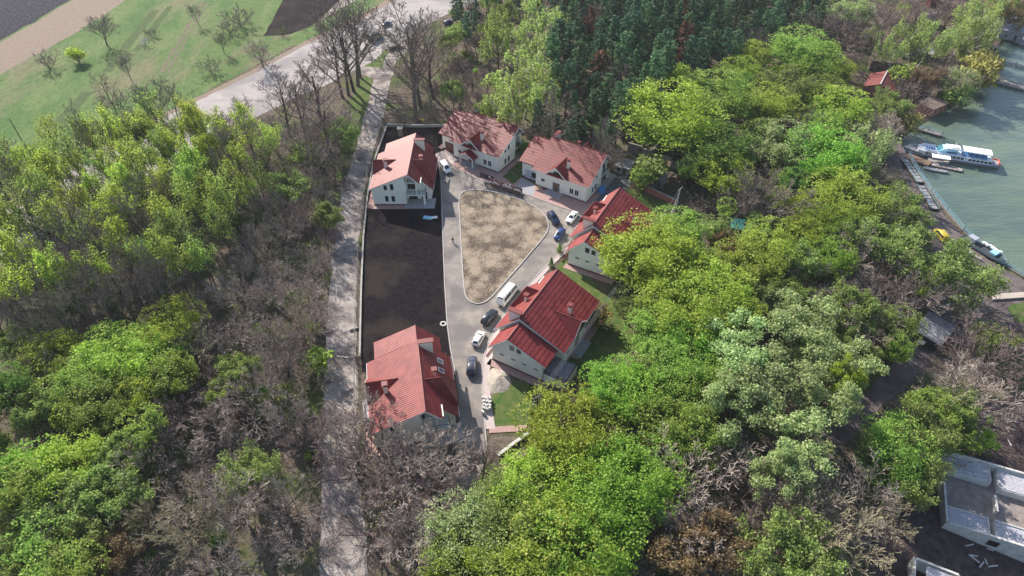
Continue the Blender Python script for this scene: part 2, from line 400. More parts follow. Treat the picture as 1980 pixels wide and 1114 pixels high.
island = [(889, 378), (896, 372), (908, 368), (930, 368), (962, 373), (1000, 384), (1030, 398), (1050, 412), (1060, 428), (1060, 446), (1050, 462), (1030, 484), (1002, 518), (970, 553), (948, 578), (936, 586), (922, 589), (908, 584), (899, 573), (896, 545), (893, 500), (890, 440), (887, 395)]
def smooth_ring(pts, it=2):
    for _ in range(it):
        q = []
        for a, b in zip(pts, pts[1:] + pts[:1]):
            q.append((0.75 * a[0] + 0.25 * b[0], 0.75 * a[1] + 0.25 * b[1])); q.append((0.25 * a[0] + 0.75 * b[0], 0.25 * a[1] + 0.75 * b[1]))
        pts = q
    return pts
isl_w = [W(*p)[:2] for p in smooth_ring(island, 1)]
nt = M_dry.node_tree; bs = nt.nodes['Principled BSDF']; tc = _n(nt, 'ShaderNodeTexCoord')
n1 = _n(nt, 'ShaderNodeTexNoise'); n1.inputs['Scale'].default_value = 1.6; n1.inputs['Detail'].default_value = 8; nt.links.new(tc.outputs['Object'], n1.inputs[0])
vm = _n(nt, 'ShaderNodeVectorMath'); vm.operation = 'SCALE'; vm.inputs['Scale'].default_value = 2.2; nt.links.new(n1.outputs['Color'], vm.inputs[0])
va = _n(nt, 'ShaderNodeVectorMath'); nt.links.new(tc.outputs['Object'], va.inputs[0]); nt.links.new(vm.outputs[0], va.inputs[1])
vo = _n(nt, 'ShaderNodeTexVoronoi'); vo.inputs['Scale'].default_value = 0.36; nt.links.new(va.outputs[0], vo.inputs['Vector'])
n2 = _n(nt, 'ShaderNodeTexNoise'); n2.inputs['Scale'].default_value = 0.16; n2.inputs['Detail'].default_value = 4; nt.links.new(tc.outputs['Object'], n2.inputs[0])
n3 = _n(nt, 'ShaderNodeTexNoise'); n3.inputs['Scale'].default_value = 2.2; n3.inputs['Detail'].default_value = 14; nt.links.new(tc.outputs['Object'], n3.inputs[0])
m1 = _n(nt, 'ShaderNodeMath'); m1.operation = 'MULTIPLY_ADD'; m1.inputs[1].default_value = -0.64; nt.links.new(vo.outputs['Distance'], m1.inputs[0]); nt.links.new(n2.outputs[0], m1.inputs[2])
m2 = _n(nt, 'ShaderNodeMath'); m2.operation = 'MULTIPLY_ADD'; m2.inputs[1].default_value = 0.85; nt.links.new(n3.outputs[0], m2.inputs[0]); nt.links.new(m1.outputs[0], m2.inputs[2])
rp = _n(nt, 'ShaderNodeValToRGB'); rp.color_ramp.elements[0].position = 0.34; rp.color_ramp.elements[1].position = 0.8; rp.color_ramp.elements[0].color = (0.095, 0.074, 0.058, 1); rp.color_ramp.elements[1].color = (0.305, 0.25, 0.186, 1)
nt.links.new(m2.outputs[0], rp.inputs[0]); nt.links.new(rp.outputs[0], bs.inputs['Base Color'])
sheet('grass_island', isl_w, 0.13, M_dry, 0.0, 0, world_pts=True)
def kerb(name, pts, w=0.28, h=0.17, closed=False, m=None, z=0.03):
    mb = MB(); n = len(pts); L = []; Rr = []
    for i in range(n):
        a = Vector(pts[(i - 1) % n] if closed or i > 0 else pts[i]); b = Vector(pts[(i + 1) % n] if closed or i < n - 1 else pts[i])
        d = (b - a).normalized(); nn = Vector((-d.y, d.x)) * (w / 2); p = Vector(pts[i]); L.append(p + nn); Rr.append(p - nn)
    rng = range(n if closed else n - 1)
    for i in rng:
        j = (i + 1) % n
        a, b, c, d = L[i], L[j], Rr[j], Rr[i]
        za = hgt(a.x, a.y) + z; 
        mb.poly([(a.x, a.y, za + h), (b.x, b.y, za + h), (c.x, c.y, za + h), (d.x, d.y, za + h)])
        mb.poly([(a.x, a.y, za), (b.x, b.y, za), (b.x, b.y, za + h), (a.x, a.y, za + h)])
        mb.poly([(d.x, d.y, za), (c.x, c.y, za), (c.x, c.y, za + h), (d.x, d.y, za + h)])
    if not closed:
        for i in (0, n - 1):
            a, d = L[i], Rr[i]; mb.poly([(a.x, a.y, z), (d.x, d.y, z), (d.x, d.y, z + h), (a.x, a.y, z + h)])
    return tag(mb.build(name, m or M_kerb), kind='structure')
kerb('kerb', isl_w, 0.22, 0.2, True)
kerb('kerb', [W(*p)[:2] for p in [(853, 350), (856, 450), (860, 555), (865, 630), (871, 675), (880, 720)]], 0.22, 0.16)
kerb('kerb', [W(*p)[:2] for p in [(892, 331), (916, 343), (940, 352), (1009, 374), (1028, 380), (1078, 399), (1103, 407), (1130, 417)]], 0.2, 0.15)
kerb('kerb', [W(*p)[:2] for p in [(1096, 478), (1062, 508), (1012, 562), (985, 592), (962, 628), (944, 662), (935, 692), (932, 722), (934, 780), (938, 830), (941, 860)]], 0.2, 0.15)
# pavements
sheet('pavement', [(1130, 417), (1103, 407), (1078, 399), (1028, 380), (1009, 374), (940, 352), (916, 343), (890, 330), (875, 318), (890, 306), (930, 325), (962, 338), (1000, 330), (1010, 345), (1036, 362), (1130, 396), (1150, 400)], 0.11, M_pav, 0.0, 0)
sheet('pavement', [(1097, 478), (1063, 508), (1013, 562), (986, 592), (963, 628), (945, 662), (936, 692), (933, 722), (935, 780), (939, 830), (958, 830), (950, 780), (945, 730), (950, 700), (958, 668), (985, 640), (1000, 600), (1024, 562), (1074, 508), (1106, 480)], 0.11, M_pavp, 0.0, 0)
sheet('driveway', [(842, 298), (862, 290), (895, 308), (880, 322), (862, 309), (846, 318)], 0.09, M_pavp, 0.0, 0)
sheet('driveway', [(1010, 344), (1036, 358), (1032, 379), (1008, 373), (994, 368)], 0.125, M_grey, 0.0, 0)
sheet('lawn', [(972, 342), (1006, 316), (1012, 340), (992, 357)], 0.125, M_lawn, 0.0, 0)
sheet('lawn', [(946, 770), (968, 752), (1000, 735), (1045, 750), (1075, 765), (1072, 800), (1040, 832), (946, 832)], 0.06, M_lawn, 0.15, 1.5)
sheet('lawn', [(1088, 500), (1140, 540), (1190, 590), (1230, 660), (1180, 740), (1140, 760), (1095, 700), (1075, 520)], 0.04, M_lawn, 0.3, 2)
sheet('lawn', [(1214, 362), (1302, 398), (1288, 440), (1236, 420), (1200, 385)], 0.05, M_lawn, 0.2, 2)
sheet('paved_strip', [(946, 838), (1016, 834), (1026, 828), (1024, 822), (946, 826)], 0.1, M_pav, 0.0, 0)
sheet('yard', [(944, 845), (1010, 842), (965, 880), (940, 900)], 0.06, M_yard, 0.1, 1.5)
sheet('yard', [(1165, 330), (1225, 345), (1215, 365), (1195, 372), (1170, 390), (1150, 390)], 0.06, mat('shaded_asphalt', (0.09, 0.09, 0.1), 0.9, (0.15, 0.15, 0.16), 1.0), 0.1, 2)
# lakeside road and building ground
sheet('dirt_road', [(1770, 340), (1790, 372), (1822, 412), (1868, 466), (1925, 512), (1990, 548), (2100, 600), (2080, 640), (1960, 640), (1880, 650), (1830, 660), (1790, 705), (1740, 755), (1690, 800), (1640, 850), (1590, 900),
                    (1545, 950), (1470, 1020), (1420, 1080), (1395, 1160), (1320, 1160), (1370, 1060), (1440, 980), (1520, 900), (1600, 830), (1670, 765), (1730, 700), (1775, 640), (1800, 570), (1812, 510), (1800, 455), (1775, 405), (1752, 350)], 0.06, M_dirt, 0.4, 2.5)
sheet('building_ground', [(1640, 1180), (1690, 1040), (1750, 940), (1810, 870), (1870, 815), (1930, 770), (2100, 740), (2150, 1180)], 0.07, M_earth, 0.5, 2.5)
sheet('shore', [(1705, 222), (1730, 250), (1748, 285), (1758, 318), (1775, 345), (1752, 352), (1725, 310), (1712, 270)], 0.07, M_dirt, 0.4, 2)
sheet('grass_patch', [(1945, 595), (1990, 580), (2060, 590), (2050, 640), (1965, 625)], 0.09, M_lawn, 0.4, 2)

# ------------------------------------------------------------------ houses (all six share one plan; local x along the ridge, -y is the entrance front)
def roof_material():
    m = bpy.data.materials.new('red_metal_tile'); m.use_nodes = True; nt = m.node_tree; b = nt.nodes['Principled BSDF']
    tc = _n(nt, 'ShaderNodeTexCoord')
    nz = _n(nt, 'ShaderNodeTexNoise'); nz.inputs['Scale'].default_value = 0.7; nz.inputs['Detail'].default_value = 6
    nt.links.new(tc.outputs['Object'], nz.inputs[0])
    rp = _n(nt, 'ShaderNodeValToRGB'); rp.color_ramp.elements[0].color = (0.15, 0.019, 0.018, 1); rp.color_ramp.elements[1].color = (0.245, 0.04, 0.036, 1)
    rp.color_ramp.elements[0].position = 0.3; rp.color_ramp.elements[1].position = 0.7
    nt.links.new(nz.outputs[0], rp.inputs[0]); nt.links.new(rp.outputs[0], b.inputs['Base Color'])
    b.inputs['Roughness'].default_value = 0.5; b.inputs['Specular IOR Level'].default_value = 0.3
    MATS['roof'] = m; return m
M_roof = roof_material()
M_ridge = mat('ridge_red', (0.16, 0.02, 0.018), 0.5, spec=0.5)
M_wall = mat('pale_render', (0.72, 0.735, 0.64), 0.85, (0.78, 0.79, 0.70), 0.6, 6, 0.2)
M_cream = mat('cream_render', (0.72, 0.66, 0.53), 0.85, (0.76, 0.7, 0.58), 1.0)
M_plinth = mat('red_brown_plinth', (0.15, 0.055, 0.05), 0.8, (0.2, 0.08, 0.07), 2.0)
M_white = mat('white_trim', (0.74, 0.74, 0.71), 0.6)
M_glass = glass_mat('window_glass')
M_brown = mat('brown_door', (0.13, 0.06, 0.045), 0.6, (0.17, 0.085, 0.06), 3.0)
M_iron = mat('black_iron', (0.02, 0.02, 0.022), 0.5)
M_slate = mat('loggia_floor', (0.3, 0.3, 0.29), 0.8, (0.38, 0.37, 0.35), 2.0)
M_deck = mat('patterned_deck', (0.13, 0.13, 0.155), 0.8, (0.3, 0.3, 0.33), 4.0, 3, 0.2, lo=0.45, hi=0.56)

HL, HDF, HDB, HRZ, HFZ, HBZ = 16.3, 9.9, 5.65, 9.6, 5.2, 3.75
WL, WRZ, WY, WF, WFZ, WB, WBZ = 4.9, 8.55, -0.2, -8.45, 5.25, 4.1, 4.1

def tiled(mb, a, b, c, d, t=0.22, pu=0.42, amp=0.045, rows=0.9):
    """metal-tile roof plane a-b (ridge) to d-c (eave): real corrugation along u, small steps down the slope, on a slab t thick"""
    a, b, c, d = map(Vector, (a, b, c, d)); nrm = (b - a).cross(d - a).normalized()
    if nrm.z < 0: nrm = -nrm
    wid = max((b - a).length, (c - d).length); hei = max((d - a).length, (c - b).length)
    nu = max(2, int(wid / pu) * 3); nv = max(1, int(hei / rows)); i = len(mb.v)
    for j in range(nv + 1):
        for e in ((0, 1) if 0 < j < nv else (0,)):
            v = j / nv; st = 0.0 if (j == 0 or e == 1) else 0.045
            for k in range(nu + 1):
                u = k / nu; top = a.lerp(b, u); bot = d.lerp(c, u); p = top.lerp(bot, v)
                w = amp * (0.5 + 0.5 * math.cos(2 * math.pi * k / 3.0))
                mb.v.append(tuple(p + nrm * (w + st)))
    nrow = nv * 2; W_ = nu + 1
    for j in range(nrow - 1):
        for k in range(nu):
            o = i + j * W_ + k; mb.f.append((o, o + 1, o + 1 + W_, o + W_)); mb.m.append(0)
    # the slab under it
    dn = Vector((0, 0, -t)); e = nrm * (-0.004)
    q = [a + e, b + e, c + e, d + e]; i = len(mb.v)
    mb.v += [tuple(p) for p in q] + [tuple(p + dn) for p in q]
    for f in ((i + 4, i + 5, i + 6, i + 7), (i, i + 1, i + 5, i + 4), (i + 1, i + 2, i + 6, i + 5), (i + 2, i + 3, i + 7, i + 6), (i + 3, i, i + 4, i + 7)):
        mb.f.append(f); mb.m.append(0)

def window(parent, o, u, w, h, n, z_bars=1, cols=1, name='window', glass=None, frame=0.09):
    """window: o = lower left corner (3d) seen from outside, u = unit along the wall, n = outward normal"""
    o = Vector(o); u = Vector(u); n = Vector(n); up = Vector((0, 0, 1)); fr = MB()
    def bar(x0, z0, x1, z1, d=0.05):
        pts = [o + u * x0 + up * z0, o + u * x1 + up * z0, o + u * x1 + up * z1, o + u * x0 + up * z1]
        fr.prism(pts, n * d)
    bar(-frame, -frame, w + frame, 0, 0.09); bar(-frame, h, w + frame, h + frame); bar(-frame, 0, 0, h); bar(w, 0, w + frame, h)
    for k in range(1, cols): bar(w * k / cols - 0.03, 0, w * k / cols + 0.03, h)
    f = fr.build(name, M_white, parent)
    g = MB(); g.prism([o, o + u * w, o + u * w + up * h, o + up * h], n * 0.022)
    g.build('pane', glass or M_glass, f)
    return f

def gable(mb, x0, x1, pts):
    mb.prism([(x0, y, z) for y, z in pts], (x1 - x0, 0, 0))

def make_house(label, pose, porch=False, garage='brown', end='plain', slits=0, skylights=False, terrace=None, steps=True):
    x, y, t = pose
    h = thing('house', label, 'house', (x, y, 0), t, 'red roofed houses round the court')
    # ---- walls
    w = MB(); L = HL
    rk = (HRZ - HFZ) / HDF; bk = (HRZ - HBZ) / HDB
    def zf(yy): return HRZ + rk * yy - 0.25 if yy < 0 else HRZ - bk * yy - 0.3
    gable(w, 0.9, 13.2, [(-9.3, 0), (5.0, 0), (5.0, zf(5.0)), (0, HRZ - 0.28), (-9.3, zf(-9.3))])
    gable(w, 13.2, 15.7, [(-9.3, 0), (-1.1, 0), (-1.1, zf(-1.1)), (-9.3, zf(-9.3))])
    wk = (WRZ - WFZ) / (WY - WF); wbk = (WRZ - WBZ) / (WB - WY)
    gable(w, -4.3, 0.9, [(-7.5, 0), (3.5, 0), (3.5, WRZ - wbk * 3.7 - 0.28), (WY, WRZ - 0.28), (-7.5, WRZ - wk * 7.3 - 0.25)])
    # dormer walls at the front
    w.prism([(4.35, -9.305, 4.9), (9.45, -9.305, 4.9), (6.9, -9.305, 7.42)], (0, 6.2, 0))
    w.build('wall', M_wall, h)
    pl = MB(); pl.box((8.3, -9.33, 0.22), (14.86, 0.1, 0.44)); pl.box((15.73, -5.2, 0.22), (0.1, 8.2, 0.44)); pl.box((-4.33, -2, 0.22), (0.1, 11.06, 0.44)); pl.box((4.5, 5.03, 0.22), (17.5, 0.1, 0.44))
    pl.box((-1.7, -7.53, 0.2), (5.1, 0.1, 0.4)); pl.build('plinth', M_plinth, h)
    # ---- main roof
    r = MB(); zr = HRZ
    tiled(r, (0, 0, zr), (L, 0, zr), (L, -HDF, HFZ), (0, -HDF, HFZ))
    tiled(r, (0, 0.01, zr), (14.1, 0.01, zr), (14.1, HDB, HBZ), (0, HDB, HBZ))
    tiled(r, (14.1, 0.01, zr), (L, 0.01, zr), (L, 2.7, zr - bk * 2.7), (14.1, 2.7, zr - bk * 2.7))
    tiled(r, (-WL, WY, WRZ), (0, WY, WRZ), (0, WF, WFZ), (-WL, WF, WFZ))
    tiled(r, (-WL, WY + .01, WRZ), (0, WY + .01, WRZ), (0, WB, WBZ), (-WL, WB, WBZ))
    ro = r.build('roof', M_roof, h)
    rc = MB(); rc.tube((0, 0, zr + 0.03), (L, 0, zr + 0.03), 0.13, n=8); rc.tube((-WL, WY, WRZ + .03), (0, WY, WRZ + .03), 0.13, n=8); rc.build('ridge_cap', M_ridge, ro)
    # cream barge boards along the gable ends and gutter along the front eave
    vb = MB()
    vb.beam((L + 0.02, 0, zr - .17), (L + .02, -HDF, HFZ - .17), 0.05, 0.24); vb.beam((L + .02, 0, zr - .17), (L + .02, 2.7, zr - bk * 2.7 - .17), 0.05, 0.24)
    vb.beam((-WL - .03, WY, WRZ - .17), (-WL - .03, WF, WFZ - .17), 0.05, 0.24); vb.beam((-WL - .03, WY, WRZ - .17), (-WL - .03, WB, WBZ - .17), 0.05, 0.24)
    vb.beam((-.03, 0, zr - .17), (-.03, -HDF, HFZ - .17), 0.05, 0.24); vb.beam((-.03, 0, zr - .17), (-.03, HDB, HBZ - .17), 0.05, 0.24)
    vb.build('barge_board', M_white, ro)
    gt = MB(); gt.tube((0, -HDF - .05, HFZ - .1), (4.0, -HDF - .05, HFZ - .1), 0.08, n=6); gt.tube((9.8, -HDF - .05, HFZ - .1), (L, -HDF - .05, HFZ - .1), 0.08, n=6)
    gt.tube((15.5, -HDF + .45, HFZ - .2), (15.5, -9.38, 4.5), 0.05, n=6); gt.tube((15.5, -9.38, 4.5), (15.5, -9.38, 0.3), 0.05, n=6)
    gt.tube((0, HDB + .05, HBZ - .1), (14.1, HDB + .05, HBZ - .1), 0.08, n=6); gt.build('gutter', M_white, ro)
    # ---- front dormer
    ap = 7.75; rear = -(zr - ap) / rk; xm = 6.9; hw = 2.95; fz = HFZ + 0.02; ye = -HDF - 0.12
    d = MB()
    for s in (-1, 1):
        q = [(xm, ye, ap + .07), (xm, rear, ap + .07), (xm + s * hw, ye, fz + .07)]
        a, b, c = map(Vector, q); nu = 12
        d.slab([(xm, ye, ap + .08), (xm, rear - .15, ap + .08), (xm + s * hw, ye + 0.02, fz + .08)], 0.2)
        nrm = (b - a).cross(c - a).normalized(); nrm = nrm if nrm.z > 0 else -nrm
        for k in range(14):      # ribs running down the dormer slope
            f = (k + 0.5) / 14; d.beam(a.lerp(b, f) + nrm * .03, c.lerp(b, f) + nrm * .03, 0.16, 0.05)
    do = d.build('dormer', M_roof, h)
    db = MB()
    for s in (-1, 1): db.beam((xm, ye - .03, ap - .06), (xm + s * hw, ye - .03, fz - .06), 0.05, 0.26)
    db.build('barge_board', M_white, do)
    dr = MB(); dr.tube((xm, ye, ap + .1), (xm, rear, ap + .1), 0.11, n=8); dr.build('ridge_cap', M_ridge, do)
    fr = MB(); yy = -9.36
    tp = [(5.75, yy, 4.75), (8.35, yy, 4.75), (8.35, yy, 5.55), (7.55, yy, 6.35), (6.35, yy, 6.35), (5.75, yy, 5.6)]
    fr.prism([(xm + (p[0] - xm) * 1.09, yy, 5.5 + (p[2] - 5.5) * 1.12) for p in tp], (0, 0.06, 0)); wf = fr.build('window', M_white, do)
    fg = MB(); fg.prism([(p[0], p[1] - .03, p[2]) for p in tp], (0, 0.028, 0)); fg.build('pane', M_glass, wf)
    # ---- ridge box (narrow shed dormer with cream cheeks) and chimneys
    rb = MB(); bz = zr - bk * 2.6
    rb.prism([(0.62, 0.25, zr - .4), (0.62, 2.6, bz - .25), (0.62, 2.6, 10.12), (0.62, 0.25, 10.12)], (0.8, 0, 0)); rbo = rb.build('roof_hatch', M_cream, h)
    rt = MB(); rt.slab([(0.5, -0.05, 10.34), (1.54, -0.05, 10.34), (1.54, 2.85, 10.34), (0.5, 2.85, 10.34)], 0.16)
    for k in range(8): rt.box((0.47, 0.2 + k * .35, 10.2), (0.05, 0.16, 0.22))
    rt.build('cap', M_ridge, rbo)
    def chimney(cx, cy, zb, zt, sz=0.72):
        c = MB(); c.box((cx, cy, (zb + zt) / 2), (sz, sz, zt - zb)); co = c.build('chimney', M_cream, h)
        k = MB(); k.box((cx, cy, zt + 0.06), (sz + .25, sz + .25, 0.1)); k.box((cx, cy, zt + .26), (sz * .7, sz * .7, 0.3)); k.slab([(cx - .5, cy - .5, zt + .5), (cx + .5, cy - .5, zt + .5), (cx + .5, cy + .5, zt + .5), (cx - .5, cy + .5, zt + .5)], .07); k.build('cap', M_ridge, co)
    chimney(8.75, -6.55, 6.2, 8.75); chimney(7.0, 2.3, 6.6, 8.75, 0.6)
    # ---- rear hipped dormer
    rd = MB(); xr = 9.1; zz = 9.15; ry = 3.25; e0 = 5.85; ez = 4.3; q = 2.75
    yv = (zr - zz) / bk
    rd.slab([(xr, yv - .1, zz), (xr, ry, zz), (xr - q, e0, ez), (xr - q, e0 - .45, ez)], 0.18)
    rd.slab([(xr, yv - .1, zz), (xr, ry, zz), (xr + q, e0, ez), (xr + q, e0 - .45, ez)], 0.18)
    rd.slab([(xr, ry, zz + .004), (xr - q, e0 + .004, ez), (xr + q, e0 + .004, ez)], 0.18)
    rdo = rd.build('dormer', M_roof, h)
    rr = MB(); rr.tube((xr, yv, zz + .03), (xr, ry, zz + .03), 0.11, n=8)
    for s in (-1, 1): rr.tube((xr, ry, zz + .03), (xr + s * q, e0, ez + .03), 0.09, n=8)
    rr.build('ridge_cap', M_ridge, rdo)
    if skylights:
        for sx, sy in ((2.7, 3.55), (5.0, 3.5)):
            up = Vector((0, -1, bk)).normalized(); nn = Vector((0, bk, 1)).normalized(); c0 = Vector((sx, sy, zr - bk * sy)) + nn * .08
            f = MB(); f.prism([c0 + Vector((a * .55, 0, 0)) + up * (b * .7) for a, b in ((-1, -1), (1, -1), (1, 1), (-1, 1))], nn * .1); fo = f.build('skylight', M_white, h)
            g = MB(); g.prism([c0 + Vector((a * .42, 0, 0)) + up * (b * .56) + nn * .1 for a, b in ((-1, -1), (1, -1), (1, 1), (-1, 1))], nn * .012); g.build('pane', mat('skylight_glass', (0.09, 0.11, 0.13), 0.1, spec=0.7), fo)
    # ---- front openings
    F = (0, -1, 0); U = (1, 0, 0)
    window(h, (10.9, -9.3, 1.35), U, 1.0, 1.5, F, cols=2); window(h, (12.4, -9.3, 1.35), U, 1.0, 1.5, F, cols=2)
    window(h, (2.5, -9.3, 2.05), U, 1.05, 0.9, F)
    dm = MB(); dm.box((6.95, -9.32, 1.75), (2.0, 0.1, 2.4)); dmo = dm.build('door', mat('door_surround', (0.12, 0.13, 0.12), 0.3), h)
    dl = MB(); dl.box((6.85, -9.38, 1.5), (0.95, 0.06, 2.0)); dl.build('leaf', M_brown, dmo)
    gd = MB(); gm = M_brown if garage == 'brown' else mat('grey_garage_door', (0.5, 0.5, 0.53), 0.6)
    gd.box((-1.7, -7.52, 1.35), (3.4, 0.12, 2.7))
    for k in range(5): gd.box((-1.7, -7.6, 0.35 + k * .52), (3.3, 0.05, 0.44))
    gdo = gd.build('garage_door', gm, h)
    if garage != 'brown':
        gw = MB(); gw.box((-0.7, -7.63, 1.6), (1.3, 0.04, 1.5)); gw.build('pane', M_glass, gdo)
    # ---- steps or porch
    st = MB(); st.box((6.95, -10.2, 0.2), (4.4, 1.8, 0.4)); st.box((6.95, -11.3, 0.12), (4.8, 0.5, 0.24)); st.build('doorstep', M_grey, h)
    if porch:
        p = MB(); px0, pz = 6.7, 4.45
        for s in (-1, 1):
            p.slab([(px0, -11.7, pz), (px0, -9.3, pz), (px0 + s * 2.5, -9.3, 2.95), (px0 + s * 2.5, -11.7, 2.95)], 0.16)
            for k in range(6): p.beam((px0, -11.5 + k * .42, pz + .03), (px0 + s * 2.5, -11.5 + k * .42, 2.98), 0.14, 0.05)
        po = p.build('porch_roof', M_roof, h)
        b = MB()
        for s in (-1, 1):
            b.box((px0 + s * 2.0, -11.4, 1.7), (0.26, 0.26, 2.6)); b.beam((px0, -11.72, pz - .12), (px0 + s * 2.5, -11.72, 2.85), 0.05, 0.22)
        b.beam((px0 - 2.0, -11.4, 3.05), (px0 + 2.0, -11.4, 3.05), 0.2, 0.2); b.build('porch_post', M_white, po)
    # ---- right gable end with its two-storey loggia
    G = (1, 0, 0); V = (0, 1, 0)
    for wy, ww in ((-6.35, 0.8), (-4.75, 0.85)):
        window(h, (15.7, wy, 4.75), V, ww, 1.35 if wy < -6 else 1.75, G); window(h, (15.7, wy, 1.25), V, ww, 1.65, G)
    MB().box((14.5, 1.35, 6.75), (2.5, 3.2, 0.2)).build('loggia_ceiling', M_wall, h); lg = MB(); lg.box((14.5, 1.35, 3.1), (2.6, 4.9, 0.26)); lo = lg.build('balcony', M_wall, h)
    rl = MB()
    for k in range(12): rl.box((15.66, -0.95 + k * .4, 3.7), (0.04, 0.05, 0.95))
    rl.box((15.66, 1.3, 4.2), (0.06, 4.7, 0.06)); rl.box((14.5, 3.72, 4.2), (2.3, 0.06, 0.06))
    for k in range(6): rl.box((13.4 + k * .42, 3.72, 3.7), (0.05, 0.04, 0.95))
    rl.build('railing', M_iron, lo)
    cl = MB(); cl.box((15.45, 3.45, 1.48), (0.42, 0.5, 2.97)); cl.box((15.48, 1.66, 5.0), (0.3, 0.3, 3.5)); cl.box((15.48, -0.95, 5.0), (0.3, 0.28, 3.5)); cl.build('column', M_wall, lo)
    lw = MB(); lw.box((13.23, 0.3, 4.75), (0.05, 2.2, 2.9)); lw.box((13.23, 0.3, 1.45), (0.05, 2.2, 2.5)); lw.box((13.23, 3.2, 1.3), (0.05, 1.4, 2.2)); lw.build('patio_door', M_glass, h)
    tf = MB(); tf.box((15.0, 2.2, 0.12), (4.2, 7.6, 0.24)); tf.build('terrace', M_slate, h)
    # paved apron round the walls
    pa = MB(); pa.box((16.5, -5.6, 0.05), (1.6, 9.4, 0.1)); pa.box((-5.1, -2.0, 0.055), (1.6, 12.0, 0.11)); pa.box((10.5, -10.2, 0.06), (12.9, 1.8, 0.12)); pa.build('apron', M_pav, h)
    # ---- wing end
    G2 = (-1, 0, 0); V2 = (0, -1, 0)
    window(h, (-4.3, -0.35, 5.25), V2, 1.0, 1.4, G2); window(h, (-4.3, -1.85, 5.25), V2, 1.0, 1.25, G2)
    for k in range(slits):
        window(h, (-4.3, 1.85 - k * 2.5, 2.65), V2, 0.95, 0.34, G2, frame=0.05)
    if slits:
        bb = MB(); bb.box((-4.33, -2.0, 3.35), (0.05, 10.9, 0.1)); bb.build('string_course', M_white, h)
    if terrace:
        # raised terrace in front of the garage wing, patterned floor and black railing
        tw = MB(); tw.box((-1.6, -10.0, 1.1), (5.0, 4.7, 2.2)); to = tw.build('terrace', M_wall, h)
        tt = MB(); tt.box((-1.6, -10.0, 2.23), (4.9, 4.6, 0.06)); tt.build('floor', M_deck, to)
        rr = MB()
        for a, b in (((-4.05, -7.7), (-4.05, -12.3)), ((-4.05, -12.3), (0.85, -12.3))):
            rr.beam((*a, 3.15), (*b, 3.15), 0.07, 0.07); rr.beam((*a, 2.45), (*b, 2.45), 0.05, 0.05)
            n = 16
            for k in range(n + 1):
                f = k / n; rr.box((a[0] + (b[0] - a[0]) * f, a[1] + (b[1] - a[1]) * f, 2.75), (0.06, 0.06, 0.8))
        rr.build('railing', M_iron, to)
    return h

HOUSES = {}
HOUSES['A'] = make_house('red roofed house at the gravel track end, its loggia gable facing the black soil lot', (-25.43, 153.3, -1.573))
HOUSES['B'] = make_house('red roofed house with a gabled entrance porch, behind the white minivan', (-11.7, 168.34, -.579), porch=True)
HOUSES['C'] = make_house('red roofed house behind the row of people, grey paved drive at its garage', (10.34, 154.75, -.554), garage='grey')
HOUSES['D'] = make_house('red roofed house half hidden by a yellow-green tree beside the brick-walled plot', (17.9, 117.24, 1.078), slits=4)
HOUSES['E'] = make_house('red roofed house beside the parked minibus, with four slit windows and a railed terrace', (1.37, 88.6, 1.053), slits=4, terrace=True)
HOUSES['F'] = make_house('red roofed house with two skylights behind bare branches, lowest of the six', (-17.43, 83.19, -1.389), skylights=True)

# ------------------------------------------------------------------ vehicles
M_tyre = mat('tyre_rubber', (0.015, 0.015, 0.015), 0.8)
M_rim = mat('alloy_rim', (0.35, 0.35, 0.36), 0.35, metallic=0.6)
M_cglass = mat('car_glass', (0.02, 0.03, 0.045), 0.06, spec=0.7)
M_lamp = mat('headlamp', (0.75, 0.76, 0.78), 0.15, spec=0.7)
M_rlamp = mat('tail_lamp', (0.35, 0.015, 0.012), 0.25, spec=0.6)
M_black = mat('black_plastic', (0.02, 0.02, 0.02), 0.55)
def paint(name, c): return mat(name, c, 0.28, spec=0.6)
P_white = paint('white_paint', (0.78, 0.78, 0.77)); P_navy = paint('navy_paint', (0.012, 0.022, 0.06)); P_blue = paint('blue_paint', (0.02, 0.05, 0.16))
P_black = paint('blue_black_paint', (0.010, 0.014, 0.026)); P_green = paint('dark_green_paint', (0.02, 0.04, 0.03)); P_yellow = paint('yellow_paint', (0.55, 0.42, 0.04)); P_grey = paint('grey_violet_paint', (0.045, 0.05, 0.075))
